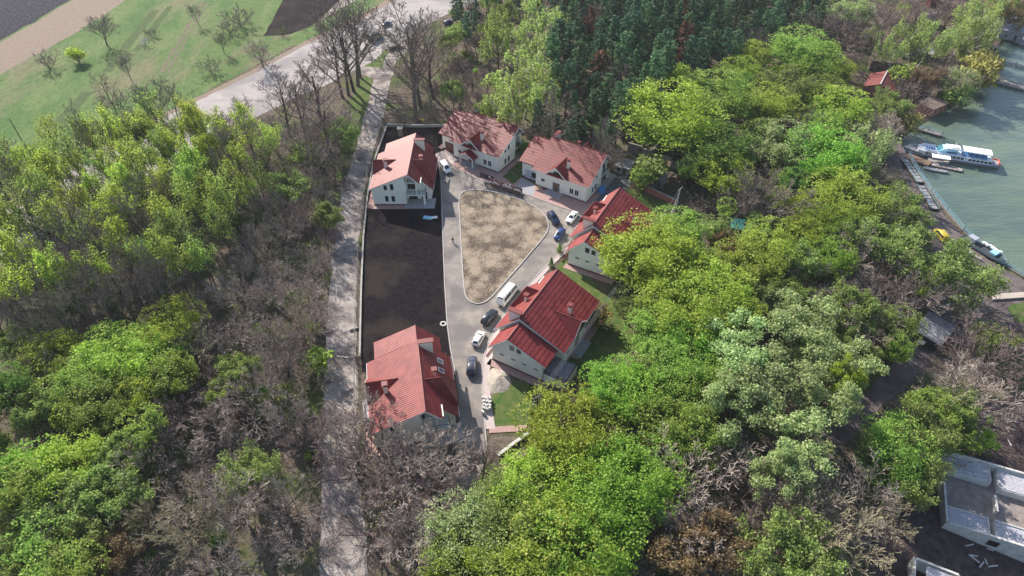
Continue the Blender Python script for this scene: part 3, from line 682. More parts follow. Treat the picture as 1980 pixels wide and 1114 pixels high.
# stations: x, half width, z low, z belt, z top, half width at the top
BODY = {
 'sedan': ([(-2.28, .70, .42, .72, .80, .62), (-2.2, .84, .28, .84, .95, .74), (-1.55, .88, .22, .92, 1.03, .76), (-0.85, .89, .2, .94, 1.40, .60), (-.3, .89, .2, .94, 1.46, .62), (0.35, .89, .2, .94, 1.43, .61),
            (1.1, .89, .2, .93, 1.00, .76), (1.9, .87, .22, .82, .90, .74), (2.2, .78, .3, .7, .76, .66), (2.3, .66, .4, .6, .64, .56)], (2, 3, 5, 6), 1.4, .33),
 'hatch': ([(-1.98, .72, .4, .78, .9, .64), (-1.92, .84, .26, .92, 1.1, .72), (-1.5, .87, .22, .97, 1.44, .62), (-.6, .88, .2, .96, 1.53, .64), (0.3, .88, .2, .95, 1.47, .62), (1.05, .88, .2, .94, 1.02, .76),
            (1.7, .86, .22, .84, .92, .74), (1.98, .76, .3, .7, .76, .64), (2.05, .62, .4, .6, .64, .52)], (1, 2, 4, 5), 1.25, .32),
 'suv': ([(-2.32, .78, .5, .95, 1.05, .7), (-2.25, .9, .34, 1.08, 1.3, .78), (-1.85, .93, .3, 1.12, 1.68, .68), (-.8, .94, .28, 1.1, 1.77, .7), (0.2, .94, .28, 1.08, 1.72, .68), (0.95, .94, .28, 1.07, 1.16, .82),
          (1.9, .92, .3, .98, 1.08, .8), (2.28, .82, .38, .82, .9, .72), (2.36, .7, .5, .7, .76, .6)], (1, 2, 4, 5), 1.42, .37),
 'van': ([(-2.4, .9, .4, 1.1, 1.4, .84), (-2.36, .95, .3, 1.12, 1.75, .82), (-2.15, .96, .26, 1.12, 1.92, .8), (-.5, .96, .25, 1.12, 1.97, .8), (.75, .96, .25, 1.12, 1.92, .78), (1.6, .95, .25, 1.1, 1.22, .82),
          (2.2, .9, .28, .92, 1.02, .74), (2.4, .78, .36, .76, .82, .64)], (1, 2, 4, 5), 1.5, .34),
 'minibus': ([(-3.3, .92, .45, 1.25, 1.9, .86), (-3.25, .97, .34, 1.28, 2.4, .84), (-3.05, .99, .3, 1.28, 2.62, .82), (0, .99, .3, 1.28, 2.68, .82), (1.9, .99, .3, 1.28, 2.6, .8), (2.35, .98, .3, 1.26, 2.25, .8), (2.95, .96, .3, 1.2, 1.3, .84),
              (3.35, .88, .34, .98, 1.06, .74), (3.5, .74, .42, .8, .86, .62)], (1, 2, 5, 6), 2.05, .36),
}
def make_car(label, cat, kind, P, front, rear, group, rails=False, roof_dark=False, up=0.7, sc=1.0, canopy=None):
    fx, fy, fz = W(*front, up); rx, ry, rz = W(*rear, up); ang = math.atan2(fy - ry, fx - rx); cx, cy = (fx + rx) / 2, (fy + ry) / 2
    name = {'minibus': 'minibus', 'van': 'parked_van', 'box': 'parked_van'}.get(kind, 'parked_car')
    c = thing(name, label, cat, (cx, cy, hgt(cx, cy) + 0.06), ang, group); c.scale = (sc, sc, sc)
    st, (r0, r1, f0, f1), wb, wr = BODY[kind]
    v = []; f = []
    def sec(s):
        x, hw, zl, zb, zt, ht = s
        half = [(hw * .85, zl), (hw, zl + .14), (hw * 1.0, (zl + zb) / 2 + .1), (hw * .97, zb), (ht, zt - .03), (ht * .86, zt + .02), (0, zt + .05)]
        return [(x, a, b) for a, b in half] + [(x, -a, b) for a, b in half[::-1][1:]]
    S = [sec(s) for s in st]; n = len(S[0])
    for s in S: v += s
    for i in range(len(S) - 1):
        for k in range(n):
            a, b = i * n + k, i * n + (k + 1) % n; f.append((a, b, b + n, a + n))
    f.append(tuple(range(n))); f.append(tuple((len(S) - 1) * n + k for k in range(n))[::-1])
    me = bpy.data.meshes.new('body'); me.from_pydata(v, [], f); me.materials.append(P)
    bm = bmesh.new(); bm.from_mesh(me); bmesh.ops.recalc_face_normals(bm, faces=bm.faces[:])
    bmesh.ops.bevel(bm, geom=[e for e in bm.edges if e.calc_face_angle(0) > 0.6], offset=0.04, segments=2, affect='EDGES', clamp_overlap=True)
    bm.to_mesh(me); bm.free(); obj('body', me, c, smooth=True)
    L0 = st[0][0]; Lf = st[-1][0]
    # glass: side windows follow the tumblehome facets, front and rear screens the sloping stations
    def P3(s, side, fz): # point on the side facet between belt and top
        hw = s[1] * .97; ht = s[5]; return Vector((s[0], side * (hw + (ht - hw) * fz), s[3] + (s[4] - .03 - s[3]) * fz))
    g = MB()
    rng = list(range(r1, f0))
    for side in (-1, 1):
        for i in rng:
            a, b = st[i], st[i + 1]; q = [P3(a, side, .12), P3(b, side, .12), P3(b, side, .88), P3(a, side, .88)]
            ctr = sum(q, Vector()) / 4; q = [ctr + (p - ctr) * .94 for p in q]
            nn = (q[1] - q[0]).cross(q[3] - q[0]).normalized(); nn = nn if nn.y * side > 0 else -nn
            g.prism([p + nn * .006 for p in q], nn * .012)
        a, b = st[f0], st[f1]; q = [P3(a, side, .15), Vector((a[0] + .62 * (b[0] - a[0]), side * b[1] * .95, b[3] + .03)), P3(a, side, .85)]
        nn = (q[1] - q[0]).cross(q[2] - q[0]).normalized(); nn = nn if nn.y * side > 0 else -nn
        g.prism([p + nn * .012 for p in q], nn * .012)
    g.build('side_window', M_cglass, c)
    def screen(a, b, nm):
        pts = [Vector((a[0], s * a[5] * .84, a[4] + .025)) for s in (-1, 1)] + [Vector((b[0], s * b[5] * .84, b[4] + .03)) for s in (1, -1)]
        ctr = sum(pts, Vector()) / 4; pts = [ctr + (p - ctr) * .9 for p in pts]
        nn = (pts[1] - pts[0]).cross(pts[3] - pts[0]).normalized(); nn = nn if nn.z > 0 else -nn
        MB().prism([p + nn * .012 for p in pts], nn * .014).build(nm, M_cglass, c)
    screen(st[f0], st[f1], 'windscreen'); screen(st[r1], st[r0], 'rear_window')
    if roof_dark:
        MB().box((-.1, 0, st[3][4] + .065), (.75, .8, .02)).build('sunroof', M_cglass, c)
    if rails:
        m = MB()
        for s in (-1, 1): m.beam((-1.5, s * .64, 1.82), (.1, s * .64, 1.82), .05, .05); m.box((-1.4, s * .64, 1.78), (.08, .05, .1)); m.box((0, s * .64, 1.78), (.08, .05, .1))
        m.build('roof_rail', M_rim, c)
    for sx in (-wb, wb):
        for s in (-1, 1):
            y0 = s * (st[3][1] - .16)
            wh = MB().tube((sx, y0, wr), (sx, y0 + s * .2, wr), wr, n=18).build('wheel', M_tyre, c)
            MB().tube((sx, y0 + s * .2, wr), (sx, y0 + s * .215, wr), wr * .62, n=14).build('rim', M_rim, wh)
    for s in (-1, 1):
        a = st[-2]; MB().box((a[0] - .03, s * a[1] * .8, (a[2] + a[3]) / 2 + .12), (.2, .3, .14)).build('headlight', M_lamp, c)
        a = st[1]; MB().box((a[0] - .0, s * a[1] * .88, a[3] - .05), (.12, .16, .24)).build('tail_light', M_rlamp, c)
        a = st[f1]; MB().box((a[0] - .35, s * (a[1] + .1), a[3] + .1), (.1, .16, .13)).build('mirror', P, c)
    MB().box((st[-1][0] - .02, 0, .42), (.1, 1.1, .16)).build('bumper', M_black, c); MB().box((st[0][0] + .03, 0, .5), (.08, 1.2, .14)).build('bumper', M_black, c)
    MB().box((st[-1][0] + .0, 0, .58), (.06, .7, .1)).build('grille', M_black, c)
    return c
CG = 'vehicles parked in the court'
make_car('white minivan parked nose out between the two upper left houses', 'van', 'van', P_white, (871, 338), (852, 312), CG)
make_car('navy suv beside the round end of the grass island, nose towards the blue hatchback', 'car', 'suv', P_navy, (1080, 436), (1061, 409), CG, rails=True)
make_car('white saloon with a dark sunroof, parked beside the navy suv', 'car', 'sedan', P_white, (1097, 432), (1115, 408), CG, roof_dark=True)
make_car('small blue hatchback in front of the navy suv at the pavement edge', 'car', 'hatch', P_blue, (1073, 465), (1091, 441), CG)
make_car('white minibus parked along the tip of the grass island', 'minibus', 'minibus', P_white, (999, 547), (964, 590), CG, up=1.2)
make_car('blue-black estate car behind the white minibus', 'car', 'suv', P_black, (959, 599), (934, 629), CG)
make_car('white hatchback between the blue-black car and the grey-violet car', 'car', 'hatch', P_white, (933, 639), (917, 671), CG)
make_car('grey-violet suv with pale roof rails, nearest to the lowest house', 'car', 'suv', P_grey, (914, 689), (910, 726), CG, rails=True)
make_car('blue car driving on the main road', 'car', 'sedan', P_blue, (758, 41), (737, 51), 'vehicles on the main road')
make_car('dark green van on the main road near the track junction', 'van', 'van', P_green, (741, 64), (710, 82), 'vehicles on the main road', sc=1.25)
make_car('blue car half hidden behind the bare trees at the roadside', 'car', 'hatch', P_blue, (874, 40), (860, 46), 'vehicles on the main road')
make_car('yellow van on the dirt road by the quay', 'van', 'van', P_yellow, (1811, 445), (1828, 466), 'vehicles by the lake')

# ------------------------------------------------------------------ people
def skin_mesh(name, verts, edges, radii, m, sub=1, root=0):
    me = bpy.data.meshes.new(name + '_skin'); me.from_pydata(verts, edges, []); o = bpy.data.objects.new(name + '_skin', me); COL.objects.link(o)
    o.modifiers.new('skin', 'SKIN'); sm = o.modifiers.new('sub', 'SUBSURF'); sm.levels = sub; sm.render_levels = sub
    for i, r in enumerate(radii):
        d = me.skin_vertices[0].data[i]; d.radius = (r, r) if not isinstance(r, tuple) else r; d.use_root = (i == root)
    bpy.context.view_layer.update()
    dg = bpy.context.evaluated_depsgraph_get(); out = bpy.data.meshes.new_from_object(o.evaluated_get(dg)); out.name = name
    COL.objects.unlink(o); bpy.data.objects.remove(o)
    out.materials.clear(); out.materials.append(m); out.polygons.foreach_set('use_smooth', [True] * len(out.polygons)); return out
M_skin = mat('skin', (0.5, 0.31, 0.23), 0.6); M_shirt = mat('white_shirt', (0.78, 0.78, 0.77), 0.8); M_trs = mat('dark_trousers', (0.018, 0.018, 0.025), 0.8)
M_hair = mat('dark_hair', (0.03, 0.02, 0.015), 0.7); M_pink = mat('pink_top', (0.5, 0.16, 0.22), 0.8); M_coat = mat('dark_coat', (0.025, 0.025, 0.035), 0.8)
def person_meshes(pose):
    # joints: pelvis, chest, neck, head, arms and legs, slight pose differences
    a = {'stand': 0.0, 'bent': 0.25, 'walk': 0.3}[pose]
    J = [(0, 0, .95), (0, 0, 1.15), (0, 0, 1.38), (0, .01, 1.5), (0, .03, 1.62), (0, .04, 1.70), (0, .115, 1.60)]
    E = [(0, 1), (1, 2), (2, 3), (3, 4), (4, 5), (4, 6)]; Rr = [(.15, .11), (.13, .10), (.15, .10), .055, .092, .07, .022]
    for s in (-1, 1):
        i = len(J); st = a * s if pose == 'walk' else 0
        J += [(s * .17, 0, 1.4), (s * .22, -.02 + st * .3, 1.12), (s * (.22 - a * .3 * (pose == 'bent')), .04 + a * .5 * (pose == 'bent') + st * .8, .88 + a * .5 * (pose == 'bent')), (s * (.215 - a * .35 * (pose == 'bent')), .07 + a * .6 * (pose == 'bent') + st, .78 + a * .6 * (pose == 'bent'))]
        E += [(2, i), (i, i + 1), (i + 1, i + 2), (i + 2, i + 3)]; Rr += [.07, .05, .036, .03]
        for k in range(4):
            E.append((i + 3, len(J))); J.append((J[i + 3][0] + (k - 1.5) * .02, J[i + 3][1] + .03, J[i + 3][2] - .085 + abs(k - 1.4) * .012)); Rr.append(.009)
        E.append((i + 2, len(J))); J.append((J[i + 3][0] - s * .045, J[i + 3][1] + .045, J[i + 3][2] + .02)); Rr.append(.01)
        i = len(J); st = -a * s if pose == 'walk' else 0
        J += [(s * .09, 0, .88), (s * .1, .02 + st * .5, .5), (s * .105, -.02 + st, .1), (s * .12, .13 + st, .045)]
        E += [(0, i), (i, i + 1), (i + 1, i + 2), (i + 2, i + 3)]; Rr += [.09, .06, .042, .038]
    body = skin_mesh('body', J, E, Rr, M_skin)
    def sub(idx, extra, nm, m):
        mp = {k: n for n, k in enumerate(idx)}; v = [J[k] for k in idx]; e = [(mp[p], mp[q]) for p, q in E if p in mp and q in mp]
        rr = [tuple(x + extra for x in Rr[k]) if isinstance(Rr[k], tuple) else Rr[k] + extra for k in idx]
        return skin_mesh(nm, v, e, rr, m)
    arms = [7, 8, 9, 20, 21, 22]
    shirt = sub([0, 1, 2] + [k for k in arms if k < len(J)], .018, 'shirt', M_shirt)
    legs0 = 7 + 9; legs1 = legs0 + 13
    tr = sub([0, legs0, legs0 + 1, legs0 + 2, legs1, legs1 + 1, legs1 + 2], .02, 'trousers', M_trs)
    hair = skin_mesh('hair', [(0, .0, 1.70), (0, -.03, 1.74), (0, -.065, 1.66)], [(0, 1), (1, 2)], [.075, .075, .06], M_hair)
    return body, shirt, tr, hair
PM = {}
for pz in ('stand', 'bent', 'walk'):
    PM[pz] = person_meshes(pz)
def recolour(me, m, nm):
    c = me.copy(); c.materials.clear(); c.materials.append(m); return c
PMC = {pz: {'white': PM[pz][1], 'pink': recolour(PM[pz][1], M_pink, 'pink'), 'dark': recolour(PM[pz][1], M_coat, 'dark')} for pz in PM}
def person(label, x, y, rz, pose, top, group=None, sc=1.0):
    p = thing('person', label, 'person', (x, y, hgt(x, y) + .055), rz, group); p.scale = (sc, sc, sc)
    b, s, t, hr = PM[pose]
    obj('body', b, p); obj('shirt', PMC[pose][top], p); obj('trousers', t, p); obj('hair', hr, p)
    return p
prng = random.Random(11)
pa = np.array(W(944, 362)[:2]); pb = np.array(W(1005, 381)[:2]); dv = pb - pa; nvv = np.array([-dv[1], dv[0]]) / np.hypot(*dv)
base_rz = math.atan2(dv[1], dv[0]) + math.pi   # facing away from the houses, towards the camera
for k in range(17):
    q = pa + dv * (k / 16) + nvv * prng.uniform(-.12, .12)
    person('person in dark clothes standing in the front row before the houses', q[0], q[1], base_rz + prng.uniform(-.25, .25), prng.choice(['stand', 'stand', 'bent']), 'dark', 'front row of the standing group', prng.uniform(.95, 1.06))
for k in range(15):
    q = pa + dv * ((k + .5) / 15.5) + nvv * (.85 + prng.uniform(-.15, .15)); top = 'dark' if k in (5, 11) else 'white'
    person({'pink': 'person in a pink top standing in the second row of the group', 'white': 'person in a white shirt standing in the second row of the group', 'dark': 'person in dark clothes standing in the second row of the group'}[top],
           q[0], q[1], base_rz + prng.uniform(-.3, .3), 'stand', top, 'second row of the standing group in ' + top, prng.uniform(.97, 1.08))
for k in range(16):
    q = pa + dv * ((k + .3) / 15.8) + nvv * (1.75 + prng.uniform(-.2, .2)); top = 'pink' if k in (1, 3, 4) else ('white' if k in (7, 9) else 'dark')
    person('person in %s standing in the third row of the group' % {'dark': 'dark clothes', 'white': 'a white shirt', 'pink': 'a pink top'}[top], q[0], q[1], base_rz + prng.uniform(-.3, .3), 'stand', top, 'third row of the standing group in ' + top, prng.uniform(.97, 1.08))
for (qx, qy), ex in (((939, 362), 'left'), ((1010, 384), 'right')):
    x, y, z = W(qx, qy); person('person in dark clothes at the %s end of the standing group' % ex, x, y, base_rz + .3, 'stand', 'dark', None)
x, y, z = W(947, 350); person('person in a white shirt alone on the pavement behind the dark bench', x, y, base_rz, 'stand', 'white')
x, y, z = W(876, 470); person('person in dark clothes walking on the street beside the grass island', x, y, 2.6, 'walk', 'dark')
x, y, z = W(879, 733); person('person in dark clothes at the street edge beside the lowest house', x, y, 1.0, 'walk', 'dark')

# ------------------------------------------------------------------ walls, fences, poles and small things round the court
M_conc = mat('weathered_concrete', (0.28, 0.27, 0.25), 0.9, (0.42, 0.4, 0.37), 1.2, 7, 0.15, bump=0.2)
M_concl = mat('pale_concrete', (0.45, 0.44, 0.42), 0.9, (0.58, 0.57, 0.55), 0.9, 7, 0.15)
M_brick = mat('brick_red', (0.27, 0.11, 0.085), 0.9, (0.36, 0.17, 0.13), 3.0, 5, 0.15)
M_wood = mat('grey_planks', (0.25, 0.22, 0.2), 0.9, (0.38, 0.34, 0.31), 2.5, 6, 0.1, stretch=(0.3, 3, 1))
M_pole = mat('pole_concrete', (0.30, 0.285, 0.27), 0.9, (0.4, 0.38, 0.36), 2.0)
M_dpole = mat('dark_pole', (0.06, 0.055, 0.05), 0.8)
M_blue = mat('quay_blue', (0.24, 0.44, 0.54), 0.55)
M_lblue = mat('light_blue_paint', (0.3, 0.55, 0.68), 0.5)
M_steel = mat('galvanised_steel', (0.45, 0.47, 0.5), 0.45, metallic=0.3)
M_tarp = mat('blue_tarp', (0.05, 0.22, 0.55), 0.6)
M_teal = mat('teal_sheet', (0.045, 0.21, 0.19), 0.7, (0.07, 0.27, 0.24), 1.0)
M_yel = mat('yellow_sheet', (0.65, 0.55, 0.03), 0.6, (0.75, 0.66, 0.08), 1.5)
M_rust = mat('rusty_brown_roof', (0.12, 0.085, 0.07), 0.85, (0.2, 0.15, 0.125), 0.9)
M_dkred = mat('old_red_roof', (0.13, 0.032, 0.03), 0.8, (0.18, 0.05, 0.045), 0.7)
M_slate2 = mat('grey_sheet_roof', (0.2, 0.2, 0.21), 0.8, (0.3, 0.3, 0.31), 0.8)

def wall_line(name, label, pts, h, w, m, cat='wall', cap=None, posts=0, post_h=0, group=None, z0=None, world_pts=False):
    P = [tuple(p) if world_pts else W(*p)[:2] for p in pts]
    c = P[0]; t = thing(name, label, cat, (c[0], c[1], hgt(*c)), 0, group); mb = MB(); mc = MB(); mp = MB()
    for k, (a, b) in enumerate(zip(P[:-1], P[1:])):
        za, zb = hgt(*a) - hgt(*c), hgt(*b) - hgt(*c); hh = h + .003 * (k % 2)
        mb.beam((a[0] - c[0], a[1] - c[1], za + hh / 2 - .15), (b[0] - c[0], b[1] - c[1], zb + hh / 2 - .15), w, hh + .3)
        if cap: mc.beam((a[0] - c[0], a[1] - c[1], za + hh + .05), (b[0] - c[0], b[1] - c[1], zb + hh + .05), w + .12, .1)
        if posts:
            L = math.hypot(b[0] - a[0], b[1] - a[1]); n = max(1, int(L / posts))
            for i in range(n):
                f = i / n; x, y = a[0] + (b[0] - a[0]) * f - c[0], a[1] + (b[1] - a[1]) * f - c[1]
                mp.box((x, y, za + post_h / 2), (w * .5 if not cap else .12, w * .5 if not cap else .12, post_h))
    mb.build('wall', m, t)
    if cap: mc.build('coping', cap, t)
    if mp.f: mp.build('post', M_dpole, t)
    return t
wall_line('low_wall', 'low concrete wall with a pale coping along the black soil lot by the gravel track', [(748, 246), (722, 318), (711, 380), (703, 460), (699, 560), (697, 650), (696, 692)], 0.5, 0.25, M_conc, cap=M_conc)
wall_line('low_wall', 'low concrete wall behind the small brick cabinet, closing the upper yard', [(748, 244), (800, 246), (866, 245)], 0.7, 0.3, M_conc, cap=M_concl)
wall_line('low_wall', 'short concrete wall with iron posts beside the red paved strip', [(963, 884), (990, 863), (1028, 836)], 0.6, 0.45, M_conc, cap=M_concl)
def rail_fence(name, label, pts, h, m, step=3.0, rails=(0.35, 0.75, 1.1), rw=.05, cat='fence'):
    P = [W(*p)[:2] for p in pts]; c = P[0]; t = thing(name, label, cat, (c[0], c[1], hgt(*c)), 0)
    ra = MB(); po = MB()
    for a, b in zip(P[:-1], P[1:]):
        za, zb = hgt(*a) - hgt(*c), hgt(*b) - hgt(*c); A = (a[0] - c[0], a[1] - c[1]); B = (b[0] - c[0], b[1] - c[1])
        for r in rails: ra.beam((*A, za + r * h), (*B, zb + r * h), rw, rw)
        L = math.hypot(B[0] - A[0], B[1] - A[1]); n = max(1, int(L / step))
        for i in range(n + 1):
            f = i / n; po.box((A[0] + (B[0] - A[0]) * f, A[1] + (B[1] - A[1]) * f, za + (zb - za) * f + h / 2 + .02), (.09, .09, h * 1.1))
    ra.build('rail', m, t); po.build('post', m, t); return t
rail_fence('wire_fence', 'thin dark wire fence between gravel track and low wall', [(740, 240), (716, 312), (704, 380), (695, 470), (690, 560), (687, 650), (686, 800)], 1.5, mat('fence_grey', (0.16, 0.15, 0.14), 0.8), 3.2)
rail_fence('wire_fence', 'dark mesh fence running behind the upper yard', [(744, 236), (800, 236), (850, 237)], 1.6, M_dpole, 2.5)

# brick wall round the shaded plot
wall_line('brick_wall', 'red brick wall round the shaded grass plot behind the half hidden house', [(1228, 360), (1306, 398), (1290, 440)], 1.7, 0.3, M_brick, cap=M_conc)
# brick cabinet with white lid
x, y, z = W(775, 262); t = thing('brick_cabinet', 'brick cabinet with a white lid in the upper yard', 'cabinet', (x, y, 0), .1)
MB().box((0, 0, 1.2), (1.3, 1.3, 2.4)).build('body', mat('brown_brick', (0.2, 0.13, 0.11), 0.9, (0.27, 0.19, 0.16), 3), t); MB().box((0, 0, 2.47), (1.55, 1.55, .14)).build('lid', M_concl, t)
# yellow sign on the dark fence
x, y, z = W(818, 238); t = thing('sign', 'small yellow sign on the dark fence', 'sign', (x, y, 0), 0)
MB().box((0, -.08, 1.2), (.8, .04, .7)).build('plate', M_yel, t)

def cone_pile(name, label, px, w, d, h, m, rz=0, cat='heap', seed=1):
    x, y, z = W(*px); me = bpy.data.meshes.new(name); n, k = 28, 9; v = [(0, 0, h)]; f = []
    for j in range(1, k + 1):
        r = j / k; 
        for i in range(n):
            a = 2 * math.pi * i / n; e = 1 + .22 * noise.noise(Vector((math.cos(a) * 1.3 + seed, math.sin(a) * 1.3, 0))) + .1 * noise.noise(Vector((math.cos(a) * 4, math.sin(a) * 4 + seed, r * 2)))
            v.append((math.cos(a) * w / 2 * r * e, math.sin(a) * d / 2 * r * e, h * (1 - r) ** 1.15 + .12 * h * noise.noise(Vector((math.cos(a) * r * 4, math.sin(a) * r * 4, seed))) * (1 - r) - (.05 if j == k else 0)))
    for i in range(n): f.append((0, 1 + i, 1 + (i + 1) % n))
    for j in range(k - 1):
        for i in range(n):
            a = 1 + j * n + i; b = 1 + j * n + (i + 1) % n; f.append((a, a + n, b + n, b))
    me.from_pydata(v, [], f); me.materials.append(m); o = obj(name, me, None, (x, y, z + .05), True); o.rotation_euler.z = rz
    return tag(o, label, cat)
cone_pile('sand_pile', 'pale heap of building sand between pavement and grass plot', (963, 737), 5.4, 6.4, 1.0, M_sand, seed=3)
cone_pile('sand_pile', 'small ochre sand heap by the steps of the house behind the people', (1043, 362), 3.2, 1.8, .6, mat('ochre_sand', (0.4, 0.28, 0.16), 0.95, (0.47, 0.34, 0.2), 2), .4, seed=7)
# stack of blocks
x, y, z = W(941, 787); br = random.Random(3)
for k in range(26):
    j = k % 13; lay = k // 13; px, py = x + (j % 3 - 1) * .55 + br.uniform(-.12, .12), y + 1.5 - (j // 3) * .8 + br.uniform(-.15, .15)
    o = MB().box((0, 0, .21), (.62, .4, .42)).build('stone_block', M_concl); o.location = (px, py, .12 + lay * .43); o.rotation_euler.z = br.uniform(-.7, .7)
    tag(o, 'pale building block in the loose stack at the pavement edge by the grass plot', 'block', 'blocks in the loose stack')
# bench, tarp, boards, tyre ring
x, y, z = W(941, 346); t = thing('bench', 'long dark bench on the pavement left of the standing people', 'bench', (x, y, .11), base_rz)
MB().box((0, 0, .45), (4.2, .5, .08)).build('seat', M_iron, t); MB().box((0, -.25, .8), (4.2, .07, .4)).build('backrest', M_iron, t)
for s in (-1.8, 0, 1.8): MB().box((s, 0, .21), (.1, .45, .42)).build('leg', M_iron, t)
x, y, z = W(1163, 373); t = thing('tarp_cover', 'bright blue tarpaulin draped over a box at the house corner', 'tarpaulin', (x, y, .05), -.5)
m = MB(); m.prism([(-.8, -.6, 0), (.8, -.6, 0), (.7, -.4, 1.5), (-.6, -.4, 1.6)], (0, 1.2, 0)); m.build('sheet', M_tarp, t)
x, y, z = W(831, 423); t = thing('board_stack', 'light blue and white boards lying on the black soil', 'boards', (x, y, .05), -.2)
MB().box((-.5, 0, .2), (2.2, 1.2, .16)).build('board', M_lblue, t); MB().box((1.1, .3, .3), (1.6, .9, .12), .4).build('board', M_white, t)
x, y, z = W(857, 627); t = thing('concrete_ring', 'round concrete ring lying on the dark soil beside the street kerb', 'ring', (x, y, .04))
m = MB()
for k in range(20):
    a, b = 2 * math.pi * k / 20, 2 * math.pi * (k + 1) / 20
    m.beam((.55 * math.cos(a), .55 * math.sin(a), .1), (.55 * math.cos(b), .55 * math.sin(b), .1), .28, .2)
m.build('rim', M_concl, t)
x, y, z = W(686, 638); t = thing('log', 'pale felled log beside the gravel track', 'log', (x, y, .1), .3)
MB().tube((-1, 0, .2), (1, .1, .2), .25, .2, 10).build('trunk', mat('pale_log', (0.35, 0.3, 0.25), 0.9), t)
x, y, z = W(666, 691); t = thing('plank', 'flat grey board across the gravel track', 'board', (x, y, .06), -.12)
MB().box((0, 0, .06), (3.0, .5, .1)).build('board', M_wood, t)
x, y, z = W(767, 95); br = random.Random(8); t = thing('log_pile', 'brown pile of logs at the mouth of the gravel track', 'log pile', (x, y, .05), .45)
lp = MB()
for k in range(14): lp.tube((br.uniform(-3, -1), br.uniform(-.8, .8), .2 + .3 * (k % 3)), (br.uniform(1, 3), br.uniform(-.8, .8), .2 + .3 * (k % 3)), .2, .16, 7)
lp.build('logs', mat('log_bark', (0.1, 0.065, 0.045), 0.9, (0.17, 0.12, 0.09), 2), t)
# small conifer shrubs by the pavement are planted with the trees

# old sheds and ruins behind the court
def hut(name, label, base_px, w, d, h, rz, wall, roof, style='flat', rise=.8, cat='shed', door=True, over=.3):
    x, y, z = W(*base_px); t = thing(name, label, cat, (x, y, z), rz)
    m = MB(); m.box((0, 0, h / 2 - .1), (w, d, h + .2))
    if style == 'gable': m.prism([(-w / 2, -d / 2, h), (-w / 2, d / 2, h), (-w / 2, 0, h + rise)], (w, 0, 0))
    m.build('wall', wall, t); r = MB()
    if style == 'gable':
        for s in (-1, 1): r.slab([(-w / 2 - over, 0, h + rise + .12), (w / 2 + over, 0, h + rise + .12), (w / 2 + over, s * (d / 2 + over), h - .05), (-w / 2 - over, s * (d / 2 + over), h - .05)], .12)
    else: r.slab([(-w / 2 - over, -d / 2 - over, h + .12), (w / 2 + over, -d / 2 - over, h + .12), (w / 2 + over, d / 2 + over, h + .12 + rise), (-w / 2 - over, d / 2 + over, h + .12 + rise)], .12)
    ro = r.build('roof', roof, t)
    if style == 'gable': MB().beam((-w / 2 - over, 0, h + rise + .14), (w / 2 + over, 0, h + rise + .14), .3, .1).build('ridge_cap', M_concl if roof is M_dkred else roof, ro)
    if door: MB().box((w * .2, -d / 2 - .03, 1.0), (.9, .06, 2.0)).build('door', M_dpole, t); MB().box((-w * .22, -d / 2 - .03, 1.4), (.9, .06, .8)).build('window', M_glass, t)
    return t
def ruin(label, px, w, d, h, rz):
    x, y, z = W(*px); t = thing('ruined_wall', label, 'ruin', (x, y, z), rz); m = MB()
    m.box((-w / 4 - .3, 0, h / 2), (w / 2 - .6, .35, h)); m.box((w / 4 + .3, 0, h / 2 - .3), (w / 2 - .6, .35, h - .6)); m.box((0, 0, h - .35), (1.25, .33, .7)); m.box((w / 2 - .2, d / 2 + .18, h / 2 - .4), (.35, d, h - .8))
    m.build('wall', mat('grey_ruin', (0.24, 0.225, 0.2), 0.9, (0.34, 0.31, 0.28), 0.8), t); return t
ruin('grey roofless wall with a doorway at the edge of the pine wood', (1236, 300), 7, 5, 3.0, -.5)
ruin('pale roofless wall with a window hole under the large yellow-green tree', (1292, 322), 6, 5, 2.8, -.6)
hut('shed', 'grey sheet roofed shed behind the brick walled plot', (1205, 332), 4.0, 3.0, 2.2, -.5, M_wood, M_slate2)
hut('shed', 'small lean-to shed of grey boards between the ruins and the brick wall', (1272, 358), 3.2, 2.6, 2.1, -.55, M_wood, M_slate2)
hut('shed', 'small shed with a flat teal roof deep among the trees', (1421, 452), 2.8, 2.4, 2.6, -.25, M_dpole, M_teal, door=False)

# poles and cables
def pole(label, base, h, name='utility_pole', arms=0, m=None, rz=0.0, r=.16, stay=None, lean=(0, 0)):
    x, y, z = W(*base); t = thing(name, label, 'pole', (x, y, z), rz); t.rotation_euler = (lean[0], lean[1], rz)
    MB().tube((0, 0, -.3), (0, 0, h), r, r * .65, 10).build('post', m or M_pole, t)
    for k in range(arms):
        ar = MB(); zz = h - .3 - k * .8; ar.box((0, 0, zz), (2.0 - .4 * k, .12, .12)); a = ar.build('crossarm', M_dpole, t)
        ins = MB()
        for s in ((-.9, -.3, .3, .9) if k == 0 else (-.7, .7)): ins.tube((s, 0, zz + .06), (s, 0, zz + .3), .06, .05, 7)
        ins.build('insulator', M_white, a)
    if stay: MB().tube((0, 0, h * .93), (stay[0], stay[1], 0), r * .8, r * .8, 8).build('brace', m or M_pole, t)
    return t, (x, y, z)
p1, b1 = pole('dark power pole with cross-arms at the railed terrace house', (1037, 826), 9.0, arms=3, m=M_dpole, rz=.5, r=.2)
p2, b2 = pole('pale power pole with a slanted brace beside the brick walled plot', (1300, 440), 11.5, arms=1, rz=.9, stay=(-1.6, 1.0), r=.15)
pole('lone pole at the edge of the meadow, left of the picture', (52, 289), 9.5, r=.15, m=M_dpole)
pole('thin brown pole beside the white saloon car', (1106, 468), 5.2, m=mat('brown_pole', (0.16, 0.07, 0.05), .7), r=.09)
pole('short dark post at the mouth of the gravel track', (720, 128), 4.5, m=M_dpole, r=.1)
M_cable = mat('cable', (0.22, 0.22, 0.23), 0.5)
